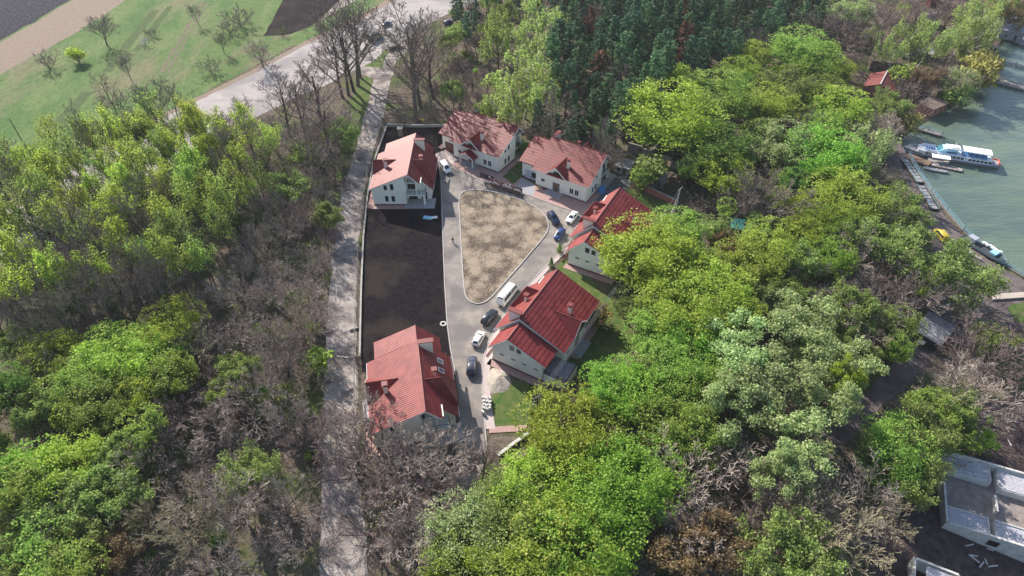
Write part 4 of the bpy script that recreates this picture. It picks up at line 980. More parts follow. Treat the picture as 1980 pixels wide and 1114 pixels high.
for k, s in enumerate((-.9, -.3, .3, .9)):
    a = Vector((b1[0] + math.cos(.5) * s, b1[1] + math.sin(.5) * s, b1[2] + 9.0)); b = Vector((b2[0] + math.cos(.9) * s, b2[1] + math.sin(.9) * s, b2[2] + 11.5)); m = MB(); prev = a
    for i in range(1, 25):
        f = i / 24; q = a.lerp(b, f); q.z -= 1.6 * 4 * f * (1 - f); m.tube(prev, q, .016, .016, 4, cap=False); prev = q
    tag(m.build('power_cable', M_cable), 'thin cable strung from the dark power pole to the braced pale pole', 'cable', 'power cables between the two poles')

# ------------------------------------------------------------------ lakeside
def boatlike(t, name, L, w, h, m, nose=.35, tail=.75, sheer=.3, deck=None, z0=0.0):
    """hull along +x, lofted, open sheer line"""
    st = []
    for i in range(17):
        f = i / 16; x = -L / 2 + L * f
        b = tail + (1 - tail) * min(1, f / .2) if f < .2 else (1.0 if f < 1 - nose else max(.04, math.cos((f - 1 + nose) / nose * math.pi / 2) ** .7))
        sh = h * (1 + sheer * max(0, (f - .55) / .45) ** 2 + .1 * sheer * max(0, (.3 - f) / .3)); st.append((x, w / 2 * b, sh))
    v = []; f = []
    for x, b, sh in st: v += [(x, -b * .55, z0), (x, -b * .95, z0 + sh * .45), (x, -b, z0 + sh), (x, b, z0 + sh), (x, b * .95, z0 + sh * .45), (x, b * .55, z0)]
    for i in range(16):
        for k in (0, 1, 3, 4, 5):
            a, c = i * 6 + k, i * 6 + (k + 1) % 6; f.append((a, c, c + 6, a + 6))
    f.append(tuple(range(6))); f.append(tuple(96 + k for k in range(6)))
    me = bpy.data.meshes.new(name); me.from_pydata(v, [], f); me.materials.append(m)
    bm = bmesh.new(); bm.from_mesh(me); bmesh.ops.recalc_face_normals(bm, faces=bm.faces[:]); bm.to_mesh(me); bm.free()
    o = obj(name, me, t)
    if deck:
        d = MB()
        for a, b in zip(st[:-1], st[1:]): d.poly([(a[0], -a[1] * .96, z0 + a[2] - .12), (b[0], -b[1] * .96, z0 + b[2] - .12), (b[0], b[1] * .96, z0 + b[2] - .12), (a[0], a[1] * .96, z0 + a[2] - .12)])
        d.build('deck', deck, t)
    return o, st
def at_water(a, b): 
    p = Wz(*a, LAKE_Z + .6); q = Wz(*b, LAKE_Z + .6); return (p[0] + q[0]) / 2, (p[1] + q[1]) / 2, math.atan2(q[1] - p[1], q[0] - p[0]), math.hypot(q[0] - p[0], q[1] - p[1])
# the passenger boat: bow towards the quay (left)
bx, by, ba, bl = at_water((1931, 318), (1746, 288))
boat = thing('passenger_boat', 'long white and blue passenger boat with a canopy, moored bow to the quay', 'boat', (bx, by, LAKE_Z), ba)
M_hull = mat('violet_white_hull', (0.55, 0.54, 0.6), 0.45, (0.62, 0.61, 0.66), .5); M_bwhite = mat('boat_white', (0.8, 0.82, 0.84), 0.4); M_bblue = mat('boat_pale_blue', (0.36, 0.62, 0.78), 0.45)
M_can = mat('white_canopy', (0.85, 0.85, 0.85), 0.6); M_seat = mat('blue_seat', (0.04, 0.13, 0.38), 0.6); M_red = mat('red_paint', (0.6, 0.12, 0.08), 0.5)
L = bl; hl, st = boatlike(boat, 'hull', L, 4.8, 1.15, M_hull, nose=.4, tail=.72, sheer=.6, deck=mat('boat_deck', (0.36, 0.34, 0.36), .7), z0=-.15)
wl_ = MB()
for a, b in zip(st[:-1], st[1:]):
    for s in (-1, 1):
        wl_.beam((a[0], s * (a[1] + .02), .62 * a[2]), (b[0], s * (b[1] + .02), .62 * b[2]), .07, .22)
wl_.build('rubbing_strake', mat('dark_strake', (0.06, 0.05, 0.08), .5), boat)
cb = MB(); cb.prism([(-L * .40, -1.95, .9), (L * .30, -1.95, .9), (L * .355, -1.3, .9), (L * .355, 1.3, .9), (L * .30, 1.95, .9), (-L * .40, 1.95, .9)], (0, 0, 1.25)); cab = cb.build('cabin', M_bwhite, boat)
wi = 0
for s in (-1, 1):
    for k in range(17):
        x0 = -L * .385 + k * L * .0405
        if 0 < k % 6 or k == 0:
            f = MB().box((x0, s * 1.965, 1.55), (L * .031, .03, .62)); f.build('window', M_glass, cab)
wh = MB(); wh.prism([(-L * .05, -1.5, 2.15), (L * .17, -1.5, 2.15), (L * .11, -1.35, 3.5), (-L * .03, -1.35, 3.5)], (0, 2.85, 0)); who = wh.build('wheelhouse', M_bblue, boat)
for s in (-1, 1):
    g = MB(); yy = -1.5 + .0 if s < 0 else 1.4
    g.prism([(-L * .035, -1.53 if s < 0 else 1.36, 2.4), (L * .075, -1.53 if s < 0 else 1.36, 2.4), (L * .06, -1.45 if s < 0 else 1.34, 3.2), (-L * .025, -1.45 if s < 0 else 1.34, 3.2)], (0, .09 * s if s > 0 else .05, 0)); g.build('side_window', mat('boat_blue_glass', (0.02, 0.07, 0.16), .1, spec=.7), who)
g = MB(); g.prism([(L * .163, -1.25, 2.35), (L * .118, -1.2, 3.4), (L * .118, 1.1, 3.4), (L * .163, 1.15, 2.35)], (.05, 0, .02)); g.build('windscreen', mat('boat_teal_glass', (0.03, 0.16, 0.2), .1, spec=.7), who)
rf = MB(); rf.prism([(-L * .06, -1.3, 3.5), (L * .085, -1.3, 3.5), (L * .105, 0, 3.5), (L * .085, 1.3, 3.5), (-L * .06, 1.3, 3.5)], (0, 0, .35)); rf.box((0, 0, 3.98), (L * .07, 1.7, .28)); rf.build('cabin_roof', M_can, boat)
fw_ = MB()
for s in (-1, 1):
    fw_.beam((L * .17, s * 1.75, 2.5), (L * .30, s * 1.6, 2.5), .08, .5)
fw_.beam((L * .30, -1.6, 2.5), (L * .36, 0, 2.5), .08, .5); fw_.beam((L * .30, 1.6, 2.5), (L * .36, 0, 2.5), .08, .5); fw_.build('bulwark', M_bwhite, boat)
se = MB()
for k in range(4): se.box((L * (.19 + .027 * k), 0.5, 2.35), (.35, 2.0, .4))
for k in range(11): se.box((-L * (.10 + .024 * k), 0, 2.35), (.3, 2.9, .4))
se.build('seat', M_seat, boat)
cn = MB()
nseg = 8
for k in range(nseg):
    a0, a1 = math.pi * k / nseg, math.pi * (k + 1) / nseg
    q = [(-L * .375, 1.75 * math.cos(a0), 3.75 + .38 * math.sin(a0)), (-L * .085, 1.75 * math.cos(a0), 3.75 + .38 * math.sin(a0)), (-L * .085, 1.75 * math.cos(a1), 3.75 + .38 * math.sin(a1)), (-L * .375, 1.75 * math.cos(a1), 3.75 + .38 * math.sin(a1))]
    cn.slab(q, .06)
cn.build('canopy', M_can, boat)
cp = MB()
for k in range(6):
    for s in (-1, 1): cp.tube((-L * (.09 + .056 * k), s * 1.72, 2.1), (-L * (.09 + .056 * k), s * 1.72, 3.78), .04, n=6)
for s in (-1, 1):
    for zz in (2.55, 2.95): cp.beam((-L * .40, s * 1.85, zz), (-L * .07, s * 1.85, zz), .05, .05)
cp.beam((-L * .40, -1.85, 2.95), (-L * .40, 1.85, 2.95), .05, .05); cp.build('railing', M_bblue, boat)
bw = MB()
for s in (-1, 1):
    for k in range(6):
        f = .33 + k * .026; bw.tube((L * f, s * (1.75 - k * .25), 1.2), (L * f, s * (1.75 - k * .25), 2.1), .035, n=5)
    bw.beam((L * .33, s * 1.75, 2.1), (L * .46, s * .5, 2.15), .05, .05)
bw.build('bow_rail', M_bwhite, boat)
sr = MB(); sr.beam((-L * .497, -1.6, 1.15), (-L * .497, 1.6, 1.15), .25, .35); sr.beam((-L * .49, -1.7, 1.15), (-L * .43, -2.0, 1.15), .25, .3); sr.build('stern_guard', M_red, boat)
lr = MB()
for px_, py_ in ((L * .33, -1.98), (-L * .09, -1.98)):
    for k in range(14):
        a, b = 2 * math.pi * k / 14, 2 * math.pi * (k + 1) / 14; lr.tube((px_ + .32 * math.cos(a), py_, 2.5 + .32 * math.sin(a)), (px_ + .32 * math.cos(b), py_, 2.5 + .32 * math.sin(b)), .07, n=5, cap=False)
lr.build('lifebuoy', M_red, boat)
ms = MB(); ms.tube((0, 0, 4.0), (0, 0, 5.3), .05, .03, 6); ms.beam((0, -.5, 4.9), (0, .5, 4.9), .05, .05); ms.build('mast', M_bwhite, boat)
# smaller canopy boat and its pontoon
bx, by, ba, bl = at_water((1800, 316), (1861, 328))
t = thing('pontoon', 'narrow wooden pontoon beside the white canopy boat', 'pontoon', (bx, by, LAKE_Z), ba)
m = MB(); m.box((0, 0, .35), (bl * 1.0, 1.6, .3)); m.build('deck', M_wood, t)
m = MB()
for k in range(7): m.tube((-bl / 2 + k * bl / 6, -.7, -.6), (-bl / 2 + k * bl / 6, -.7, 1.0), .07, n=6)
m.build('post', M_dpole, t)
bx, by, ba, bl = at_water((1798, 312), (1838, 318))
t = thing('canopy_boat', 'small boat under a plain white canopy at the narrow pontoon', 'boat', (bx, by + .9, LAKE_Z), ba)
boatlike(t, 'hull', 5.6, 2.2, .75, M_steel, nose=.3, deck=M_wood)
m = MB()
for a, b in (((-2.4, 1.1, 2.2), (0, 1.1, 2.2)), ): pass
m.slab([(-2.5, -1.1, 2.15), (2.5, -1.1, 2.15), (2.5, 0, 2.5), (-2.5, 0, 2.5)], .06); m.slab([(-2.5, 0.004, 2.5), (2.5, 0.004, 2.5), (2.5, 1.1, 2.15), (-2.5, 1.1, 2.15)], .06); m.build('canopy', M_can, t)
m = MB()
for a in (-2.3, 0, 2.3):
    for s in (-1, 1): m.tube((a, s * 1.0, .5), (a, s * 1.0, 2.2), .04, n=6)
m.build('canopy_pole', M_steel, t)
bx, by, ba, bl = at_water((1787, 323), (1835, 332))
t = thing('rowing_boat', 'low grey open boat lying outside the white canopy boat', 'boat', (bx, by, LAKE_Z), ba); boatlike(t, 'hull', bl, 1.5, .55, M_steel, nose=.25, deck=mat('boat_inner', (0.2, 0.22, 0.25), .7)); MB().box((0, 0, .5), (.3, 1.3, .08)).build('thwart', M_wood, t); MB().box((1.4, 0, .5), (.3, 1.2, .08)).build('thwart', M_wood, t)
# jetties
def jetty(label, a, b, w, m=M_wood, rail=None, z=.7, cat='jetty'):
    bx, by, ba, bl = at_water(a, b); t = thing('jetty', label, cat, (bx, by, LAKE_Z), ba)
    d = MB(); n = int(bl / .5)
    for k in range(n): d.box((-bl / 2 + (k + .5) * bl / n, 0, z), (bl / n * .86, w, .1))
    d.box((0, -w / 2 + .1, z - .15), (bl, .16, .2)); d.box((0, w / 2 - .1, z - .15), (bl, .16, .2)); d.build('deck', m, t)
    p = MB()
    for k in range(max(2, int(bl / 2.5))):
        for s in (-1, 1): p.tube((-bl / 2 + .3 + k * (bl - .6) / max(1, int(bl / 2.5) - 1), s * (w / 2 - .1), -1.5), (-bl / 2 + .3 + k * (bl - .6) / max(1, int(bl / 2.5) - 1), s * (w / 2 - .1), z + (.9 if rail else .15)), .08, n=6)
    p.build('pile', M_dpole, t)
    if rail:
        r = MB()
        for s in (-1, 1):
            for zz in (.45, .85): r.beam((-bl / 2, s * (w / 2 - .1), z + zz), (bl / 2, s * (w / 2 - .1), z + zz), .06, .06)
        r.build('railing', rail, t)
    return t
jetty('railed blue-grey jetty just behind the passenger boat', (1765, 246), (1823, 262), 1.7, rail=M_blue)
jetty('brown plank landing between quay and canopy boat', (1752, 300), (1798, 318), 3.0, mat('brown_planks', (0.2, 0.13, 0.09), .9, (0.28, 0.19, 0.13), 2))
jetty('long wooden jetty with a raised platform on the far shore', (1893, 146), (1990, 172), 4.5)
jetty('narrow white-edged jetty crossing the water at the right edge', (1944, 118), (1990, 128), 1.0, M_concl)
jetty('slatted jetty below the far boathouses', (1952, 72), (2005, 95), 4.5, M_slate2)
# quay edge with blue railing
qp = [(1757, 300), (1776, 335), (1800, 370), (1830, 408), (1862, 446), (1900, 480), (1945, 514), (1985, 538)]
wall_line('quay_wall', 'grey concrete quay edge along the lake', [(a + 3, b + 2) for a, b in qp], 0.12, 0.7, mat('damp_concrete', (0.13, 0.12, 0.11), .9, (0.2, 0.19, 0.175), 1.5), 'quay')
rail_fence('quay_railing', 'long blue railing on the quay edge from the passenger boat to the right', qp, 1.25, M_blue, 2.6, (.3, .62, .98), rw=.05, cat='railing')
for (a, b), lab in (((( 1748, 312), (1778, 356)), 'dark pontoon steps along the quay, nearest the passenger boat'), (((1778, 362), (1806, 408)), 'dark pontoon steps along the quay, nearest the yellow van')):
    p, q = W(*a), W(*b); an = math.atan2(q[1] - p[1], q[0] - p[0]); ln = math.hypot(q[0] - p[0], q[1] - p[1])
    t = thing('pontoon_steps', lab, 'pontoon', ((p[0] + q[0]) / 2, (p[1] + q[1]) / 2, p[2]), an); m = MB(); m.box((0, 0, .35), (ln, 2.2, .5)); m.build('float', M_dpole, t)
    m = MB()
    for k in range(7): m.box((-ln / 2 + (k + .5) * ln / 7, 0, .63), (ln / 7 * .82, 1.8, .08))
    m.build('planks', M_slate2, t)
    m = MB(); m.beam((-ln / 2, 1.0, 1.2), (ln / 2, 1.0, 1.2), .06, .06); m.beam((-ln / 2, -1.0, 1.2), (ln / 2, -1.0, 1.2), .06, .06)
    for k in range(6):
        for s in (-1, 1): m.box((-ln / 2 + .1 + k * (ln - .2) / 5, s, .9), (.06, .06, .7))
    m.build('railing', M_blue, t)
# moored work boat with white bags beyond the yellow van
bx, by = [sum(c) / 2 for c in zip(W(1858, 462)[:2], W(1942, 512)[:2])]; p, q = W(1858, 466), W(1940, 516); an = math.atan2(q[1] - p[1], q[0] - p[0]); ln = math.hypot(q[0] - p[0], q[1] - p[1])
t = thing('work_boat', 'white and blue work boat hauled out on the quay', 'boat', (bx, by, p[2] + .1), an)
boatlike(t, 'hull', ln, 3.0, 1.0, mat('work_hull', (0.3, 0.4, 0.46), .5), nose=.28, deck=mat('dark_deck', (0.05, 0.055, 0.06), .8))
MB().box((-ln * .3, .1, 1.6), (2.0, 1.8, 1.1)).build('cabin', M_steel, t); MB().box((ln * .22, 0, 1.35), (1.6, 1.8, .5)).build('cover', M_lblue, t)
m = MB(); br = random.Random(4)
for k in range(9): m.box((-1.2 + k * .55, 1.25 + br.uniform(-.2, .2), 1.5), (.55, .6, .45), br.uniform(-.4, .4))
m.build('bag', M_bwhite, t)
p, q = W(1848, 470), W(1896, 506); an = math.atan2(q[1] - p[1], q[0] - p[0]); ln = math.hypot(q[0] - p[0], q[1] - p[1])
t = thing('canoe', 'slim cream canoe lying beside the work boat on the quay', 'boat', ((p[0] + q[0]) / 2, (p[1] + q[1]) / 2, p[2] + .1), an); boatlike(t, 'hull', ln, 1.0, .5, M_concl, nose=.4, tail=.4, deck=M_wood)
p, q = W(1914, 577), W(1990, 572); an = math.atan2(q[1] - p[1], q[0] - p[0]); ln = math.hypot(q[0] - p[0], q[1] - p[1])
t = thing('timber_platform', 'pale slatted timber platform on the dirt by the lake', 'platform', ((p[0] + q[0]) / 2, (p[1] + q[1]) / 2, p[2]), an); m = MB()
for k in range(16): m.box((-ln / 2 + (k + .5) * ln / 16, 0, .5), (ln / 16 * .78, 1.7, .1))
m.build('planks', mat('bleached_planks', (0.42, 0.36, 0.31), .9, (0.5, 0.44, 0.38), 2), t); m = MB()
for s in (-.7, .7): m.box((0, s, .25), (ln, .2, .38))
m.build('bearer', M_wood, t)
# huts
hut('flat_roofed_hut', 'flat roofed dark hut beside the dirt road in the wood', (1797, 652), 7.5, 5.5, 2.6, .75, M_dpole, M_slate2, rise=.35)
t = thing('crate', 'green box beside the flat roofed hut', 'crate', W(1778, 668), .6); MB().box((0, 0, .6), (1.8, 1.2, 1.2)).build('box', mat('green_box', (0.04, 0.13, 0.08), .7), t); MB().box((0, 0, 1.23), (1.9, 1.3, .06)).build('lid', M_slate2, t)
hut('boathouse', 'red gable roofed building half hidden by bushes on the far shore', (1697, 180), 11, 9, 3.6, 1.0, M_brick, M_dkred, 'gable', 2.0, 'building')
hut('boathouse', 'dark flat roofed building behind the red roofed one', (1706, 132), 9.5, 7.5, 3.8, -.35, M_rust, M_rust, rise=.5, cat='building')
hut('boathouse', 'brown boathouse with a flat roof at the water, left of the willows', (1797, 215), 7.5, 5, 2.8, .55, M_brick, M_rust, rise=.3, cat='boathouse')
hut('boathouse', 'long low brown shelter at the waterside behind the brown boathouse', (1826, 190), 7, 2.8, 2.4, .6, M_rust, M_rust, rise=.2, cat='boathouse', door=False)
hut('cottage', 'small pale roofed cottage with a red eave in the dark wood', (1793, 47), 5.5, 5, 2.8, .5, M_dkred, M_conc, 'gable', 1.4, 'cottage')
hut('cottage', 'tiny red roofed hut beyond the small cottage', (1799, 12), 3.5, 3, 2.4, .2, M_dkred, M_dkred, 'gable', .9, 'cottage', door=False)
hut('shed', 'green-grey roofed shed in the middle of the waterside bushes', (1785, 112), 5, 4, 2.6, -.5, M_wood, M_slate2, cat='shed')
hut('boathouse', 'blue-grey roofed boathouse on stilts at the right edge of the lake', (1950, 72), 8, 5.5, 3.2, -.4, M_slate2, mat('blue_grey_roof', (0.24, 0.28, 0.35), .6, (0.3, 0.34, 0.42), .8), rise=.6, cat='boathouse')
hut('boathouse', 'pale grey lean-to boathouse behind the one on stilts', (1943, 45), 5, 4, 3.0, -.4, M_slate2, M_steel, rise=.5, cat='boathouse')
for a, b, lab, m in (((1878, 88), (1890, 76), 'dark blue rowing boat drawn up on the grass under the willows', M_seat), ((1918, 92), (1936, 98), 'grey rowing boat drawn up near the far boathouses', M_steel), ((1893, 115), (1906, 106), 'white rowing boat among the ochre bushes', M_bwhite),
                     ((1900, 114), (1913, 110), 'second white rowing boat lying close beside the first in the ochre bushes', M_bwhite), ((1748, 106), (1757, 116), 'white skiff between the dark roofed building and the shed', M_bwhite), ((1713, 236), (1731, 246), 'green boat pulled ashore left of the ochre bush', M_teal), ((1850, 160), (1862, 152), 'white dinghy under the olive willow', M_bwhite), ((1803, 200), (1812, 190), 'white dinghy standing on the brown boathouse landing', M_bwhite)):
    p, q = W(*a), W(*b); an = math.atan2(q[1] - p[1], q[0] - p[0]); ln = max(3.2, math.hypot(q[0] - p[0], q[1] - p[1]))
    t = thing('rowing_boat', lab, 'boat', ((p[0] + q[0]) / 2, (p[1] + q[1]) / 2, max(p[2], -8.3) + .1), an, 'rowing boats on the far shore'); boatlike(t, 'hull', ln, 1.4, .55, m, nose=.35, deck=M_wood); MB().box((0, 0, .5), (.25, 1.2, .07)).build('thwart', M_wood, t)

# ------------------------------------------------------------------ the unfinished concrete building
def shell(label, A, B, C, hz, extra=True):
    """A-B near wall foot, B.. ; A = left foot corner, B = far-left foot corner, C = direction along the long side"""
    a, b, c = (Vector(W(*p)) for p in (A, B, C)); z0 = min(a.z, b.z)
    u = (c - a); u.z = 0; Lx = u.length; u.normalize(); v = Vector((-u.y, u.x, 0)); D = abs((b - a).dot(v))
    rz = math.atan2(u.y, u.x); t = thing('unfinished_building', label, 'building', (a.x, a.y, z0), rz)
    return t, Lx, D
M_floorp = mat('patterned_slab', (0.22, 0.22, 0.25), .85, (0.46, 0.45, 0.48), 5.0, 3, .2, lo=.42, hi=.52)
t, Lx, D = shell('unfinished grey concrete building shell with open rooms at the lower right', (1822, 1020), (1872, 915), (1975, 1085), 3.5)
Lx = 24.0; D = max(D, 9.0); H_ = 4.1
m = MB(); m.box((Lx / 2, 0, H_ / 2 - .2), (Lx, .35, H_ + .4)); m.box((0, D / 2, H_ / 2 - .2), (.352, D + .354, H_ + .4)); m.box((Lx / 2, D, H_ / 2 - .1), (Lx, .35, H_ + .6)); m.box((Lx, D / 2, H_ / 2 - .2), (.352, D + .354, H_ + .4)); m.build('wall', mat('raw_concrete', (0.42, 0.41, 0.385), .9, (0.6, 0.585, 0.55), .8, 7, .15), t)
m = MB(); m.box((Lx / 2, D / 2, 1.05), (Lx - .4, D - .4, 2.1)); m.build('floor', mat('bare_floor', (0.19, 0.16, 0.145), .95, (0.28, 0.245, 0.225), .8), t)
for x0, y0, w, d, zz in ((3.4, 1.85, 6.2, 3.2, 3.5), (4.0, D - 1.95, 7.4, 3.4, 3.55), (11.2, D - 2.3, 4.6, 4.1, 3.5), (10.4, 1.85, 6.0, 3.2, 3.55), (16.6, 1.9, 5.4, 3.3, 3.5), (17.0, D - 2.1, 5.6, 3.7, 3.55)):
    m = MB(); m.box((x0, y0, zz / 2 + .2), (w, d, zz - .4)); po = m.build('room_block', M_concl, t)
    m = MB(); m.box((x0, y0, zz + .06), (w - .35, d - .35, .12)); m.build('slab', M_floorp, po)
    m = MB(); m.box((x0, y0 + d / 2 - .09, zz + .14), (w, .18, .32)); m.box((x0 + w / 2 - .09, y0, zz + .13), (.18, d - .37, .3)); m.build('parapet', M_concl, po)
m = MB(); m.box((8.3, D / 2, 1.9), (.3, D * .22, 2.9)); m.box((14.2, D / 2 + .3, 1.9), (.3, D * .24, 2.9)); m.build('partition', M_concl, t)
m = MB(); m.box((7.4, -.19, 2.3), (1.6, .06, 1.4)); m.build('opening', M_iron, t)
wx, wy, wz = W(1816, 912); t = thing('ladder', 'long wooden ladder lying against the unfinished building', 'ladder', (wx, wy, wz), 0)
e = Vector(W(1868, 905, 3.0)) - Vector((wx, wy, wz)); s = Vector((-e.y, e.x, 0)).normalized() * .35; m = MB()
for q in (-1, 1): m.beam(s * q + Vector((0, 0, 2.2)), s * q + e + Vector((0, 0, .6)), .09, .12)
m.build('stile', mat('ladder_wood', (0.4, 0.33, 0.25), .9), t); m = MB()
for k in range(11):
    f = (k + .5) / 11; c = e * f + Vector((0, 0, 2.2 - 1.6 * f)); m.beam(c - s, c + s, .06, .06)
m.build('rung', MATS['ladder_wood'], t)
def rag(label, px, up, w, d, rz, name='plastic_sheet', m=M_yel, seed=1, h=.35):
    x, y, z = W(*px, up); n = 9; v = []; f = []
    for i in range(n):
        for j in range(n):
            a, b = i / (n - 1) - .5, j / (n - 1) - .5; e = 1 + .5 * noise.noise(Vector((a * 3 + seed, b * 3, 1)))
            v.append((a * w * e, b * d * e, .1 + h * abs(noise.noise(Vector((a * 4, b * 4, seed)))) * 2))
    for i in range(n - 1):
        for j in range(n - 1): o = i * n + j; f.append((o, o + n, o + n + 1, o + 1))
    v += [(p[0], p[1], p[2] - .06) for p in v]; q = n * n; f += [tuple(k + q for k in p[::-1]) for p in f]
    me = bpy.data.meshes.new(name); me.from_pydata(v, [], f); me.materials.append(m); o = obj(name, me, None, (x, y, z)); o.rotation_euler.z = rz
    return tag(o, label, 'sheet')
rag('crumpled yellow sheet on the dark earth left of the unfinished building', (1766, 955), 0, 2.8, 3.0, .4, seed=2)
rag('yellow sheeting on the far wall of the unfinished building', (1972, 943), 3.4, 3.2, 2.4, -.4, seed=5)
x, y, z = W(1805, 898); t = thing('pallet', 'small pale pallet at the end of the ladder', 'pallet', (x, y, z + .1), .5); m = MB()
for k in range(5): m.box((-.5 + k * .25, 0, .12), (.18, 1.2, .06))
for s in (-.5, 0, .5): m.box((0, s, .04), (1.2, .12, .1))
m.build('slats', M_wood, t)
pr = random.Random(21)
for k in range(16):
    px_, py_ = pr.uniform(1860, 1975), pr.uniform(800, 870) if k % 2 else pr.uniform(1055, 1110)
    if k % 2 == 0: px_ = pr.uniform(1840, 1930)
    x, y, z = W(px_, py_); m = MB(); m.box((0, 0, .1), (pr.uniform(.8, 2.2), .2, .12)); o = m.build('timber_offcut', M_concl); o.location = (x, y, z + .07); o.rotation_euler.z = pr.uniform(0, 3); tag(o, 'pale timber offcut lying on the dark earth by the unfinished building', 'timber', 'timber offcuts on the building ground')
# the corner of a second shell at the lower edge of the picture
x, y, z = W(1790, 1100); t = thing('unfinished_building', 'corner of a second concrete shell cut off by the lower edge', 'building', (x, y - 1.0, z), -.45)
m = MB(); m.box((0, 0, 1.6), (6.5, .3, 3.2)); m.box((-3.1, -2.5, 1.6), (.302, 5.3, 3.2)); m.box((3.1, -2.5, 1.6), (.302, 5.3, 3.2)); m.build('wall', MATS['raw_concrete'], t); MB().box((.6, -2.2, 2.9), (4.0, 3.4, .2)).build('slab', M_floorp, t)

# clods and weeds on the bare soil of the lot
lot = np.array([W(*p)[:2] for p in [(708, 412), (848, 412), (862, 640), (868, 690), (702, 690)]]); cr_ = random.Random(14); cm = MB(); gm = []
while len(cm.f) < 6 * 900:
    x, y = cr_.uniform(lot[:, 0].min(), lot[:, 0].max()), cr_.uniform(lot[:, 1].min(), lot[:, 1].max())
    if in_poly(np.array([x]), np.array([y]), lot)[0]:
        s = cr_.uniform(.05, .17); cm.box((x, y, .03 + s * .2), (s, s * cr_.uniform(.5, 1), s * .7), cr_.uniform(0, 3))
tag(cm.build('soil_clods', M_soil), kind='stuff')

# ------------------------------------------------------------------ trees
def twig_mat(name, dark, light):
    return mat(name, dark, 0.9, light, 1.6, 4, 0.1)
M_bark = twig_mat('bark_grey_brown', (0.11, 0.088, 0.07), (0.19, 0.16, 0.135))
M_barkd = twig_mat('bark_dark', (0.045, 0.035, 0.03), (0.095, 0.078, 0.066))
M_twig = twig_mat('twig_grey', (0.27, 0.22, 0.185), (0.45, 0.38, 0.33))
M_twigp = twig_mat('twig_purple_brown', (0.165, 0.12, 0.108), (0.28, 0.215, 0.195))
M_twigy = twig_mat('twig_straw', (0.24, 0.21, 0.13), (0.38, 0.34, 0.22))
M_twigd = twig_mat('twig_dark', (0.14, 0.115, 0.098), (0.25, 0.21, 0.18))
M_birch = twig_mat('bark_pale', (0.3, 0.28, 0.24), (0.5, 0.47, 0.42))
LM = {
 'lime': leaf_mat('leaf_lime', (0.224, 0.361, 0.036), (0.488, 0.620, 0.101), 0.55, (0.620, 0.620, 0.180)),
 'vivid': leaf_mat('leaf_vivid', (0.144, 0.306, 0.033), (0.337, 0.545, 0.081), 0.55, (0.506, 0.620, 0.152)),
 'green': leaf_mat('leaf_green', (0.162, 0.276, 0.043), (0.361, 0.503, 0.100), 0.52, (0.545, 0.620, 0.175)),
 'deep': leaf_mat('leaf_deep', (0.106, 0.223, 0.038), (0.211, 0.383, 0.073), 0.45),
 'yellow': leaf_mat('leaf_yellow', (0.221, 0.296, 0.030), (0.454, 0.584, 0.074), 0.55, (0.586, 0.620, 0.182)),
 'olive': leaf_mat('leaf_olive', (0.167, 0.228, 0.052), (0.303, 0.402, 0.112), 0.5, (0.391, 0.495, 0.172)),
 'willow': leaf_mat('leaf_willow', (0.246, 0.335, 0.130), (0.466, 0.578, 0.235), 0.5, (0.620, 0.620, 0.392)),
 'birch': leaf_mat('leaf_birch', (0.233, 0.314, 0.080), (0.417, 0.526, 0.152), 0.46),
 'brown': leaf_mat('leaf_brown', (0.176, 0.124, 0.061), (0.324, 0.243, 0.121), 0.4),
 'ochre': leaf_mat('leaf_ochre', (0.230, 0.196, 0.049), (0.390, 0.351, 0.114), 0.42),
 'pine': leaf_mat('needle_pine', (0.048, 0.108, 0.058), (0.108, 0.213, 0.108), 0.2, (0.174, 0.304, 0.164)),
 'pinel': leaf_mat('needle_light', (0.071, 0.153, 0.064), (0.153, 0.274, 0.118), 0.22, (0.224, 0.365, 0.172)),
 'pinebr': leaf_mat('needle_dead', (0.131, 0.061, 0.041), (0.246, 0.123, 0.072), 0.2),
 'white': leaf_mat('blossom_white', (0.450, 0.450, 0.410), (0.620, 0.620, 0.620), 0.35),
 'pinkish': leaf_mat('blossom_pink', (0.330, 0.270, 0.250), (0.480, 0.420, 0.390), 0.35),
}
class Skel:
    def __init__(s): s.seg = []; s.tips = []
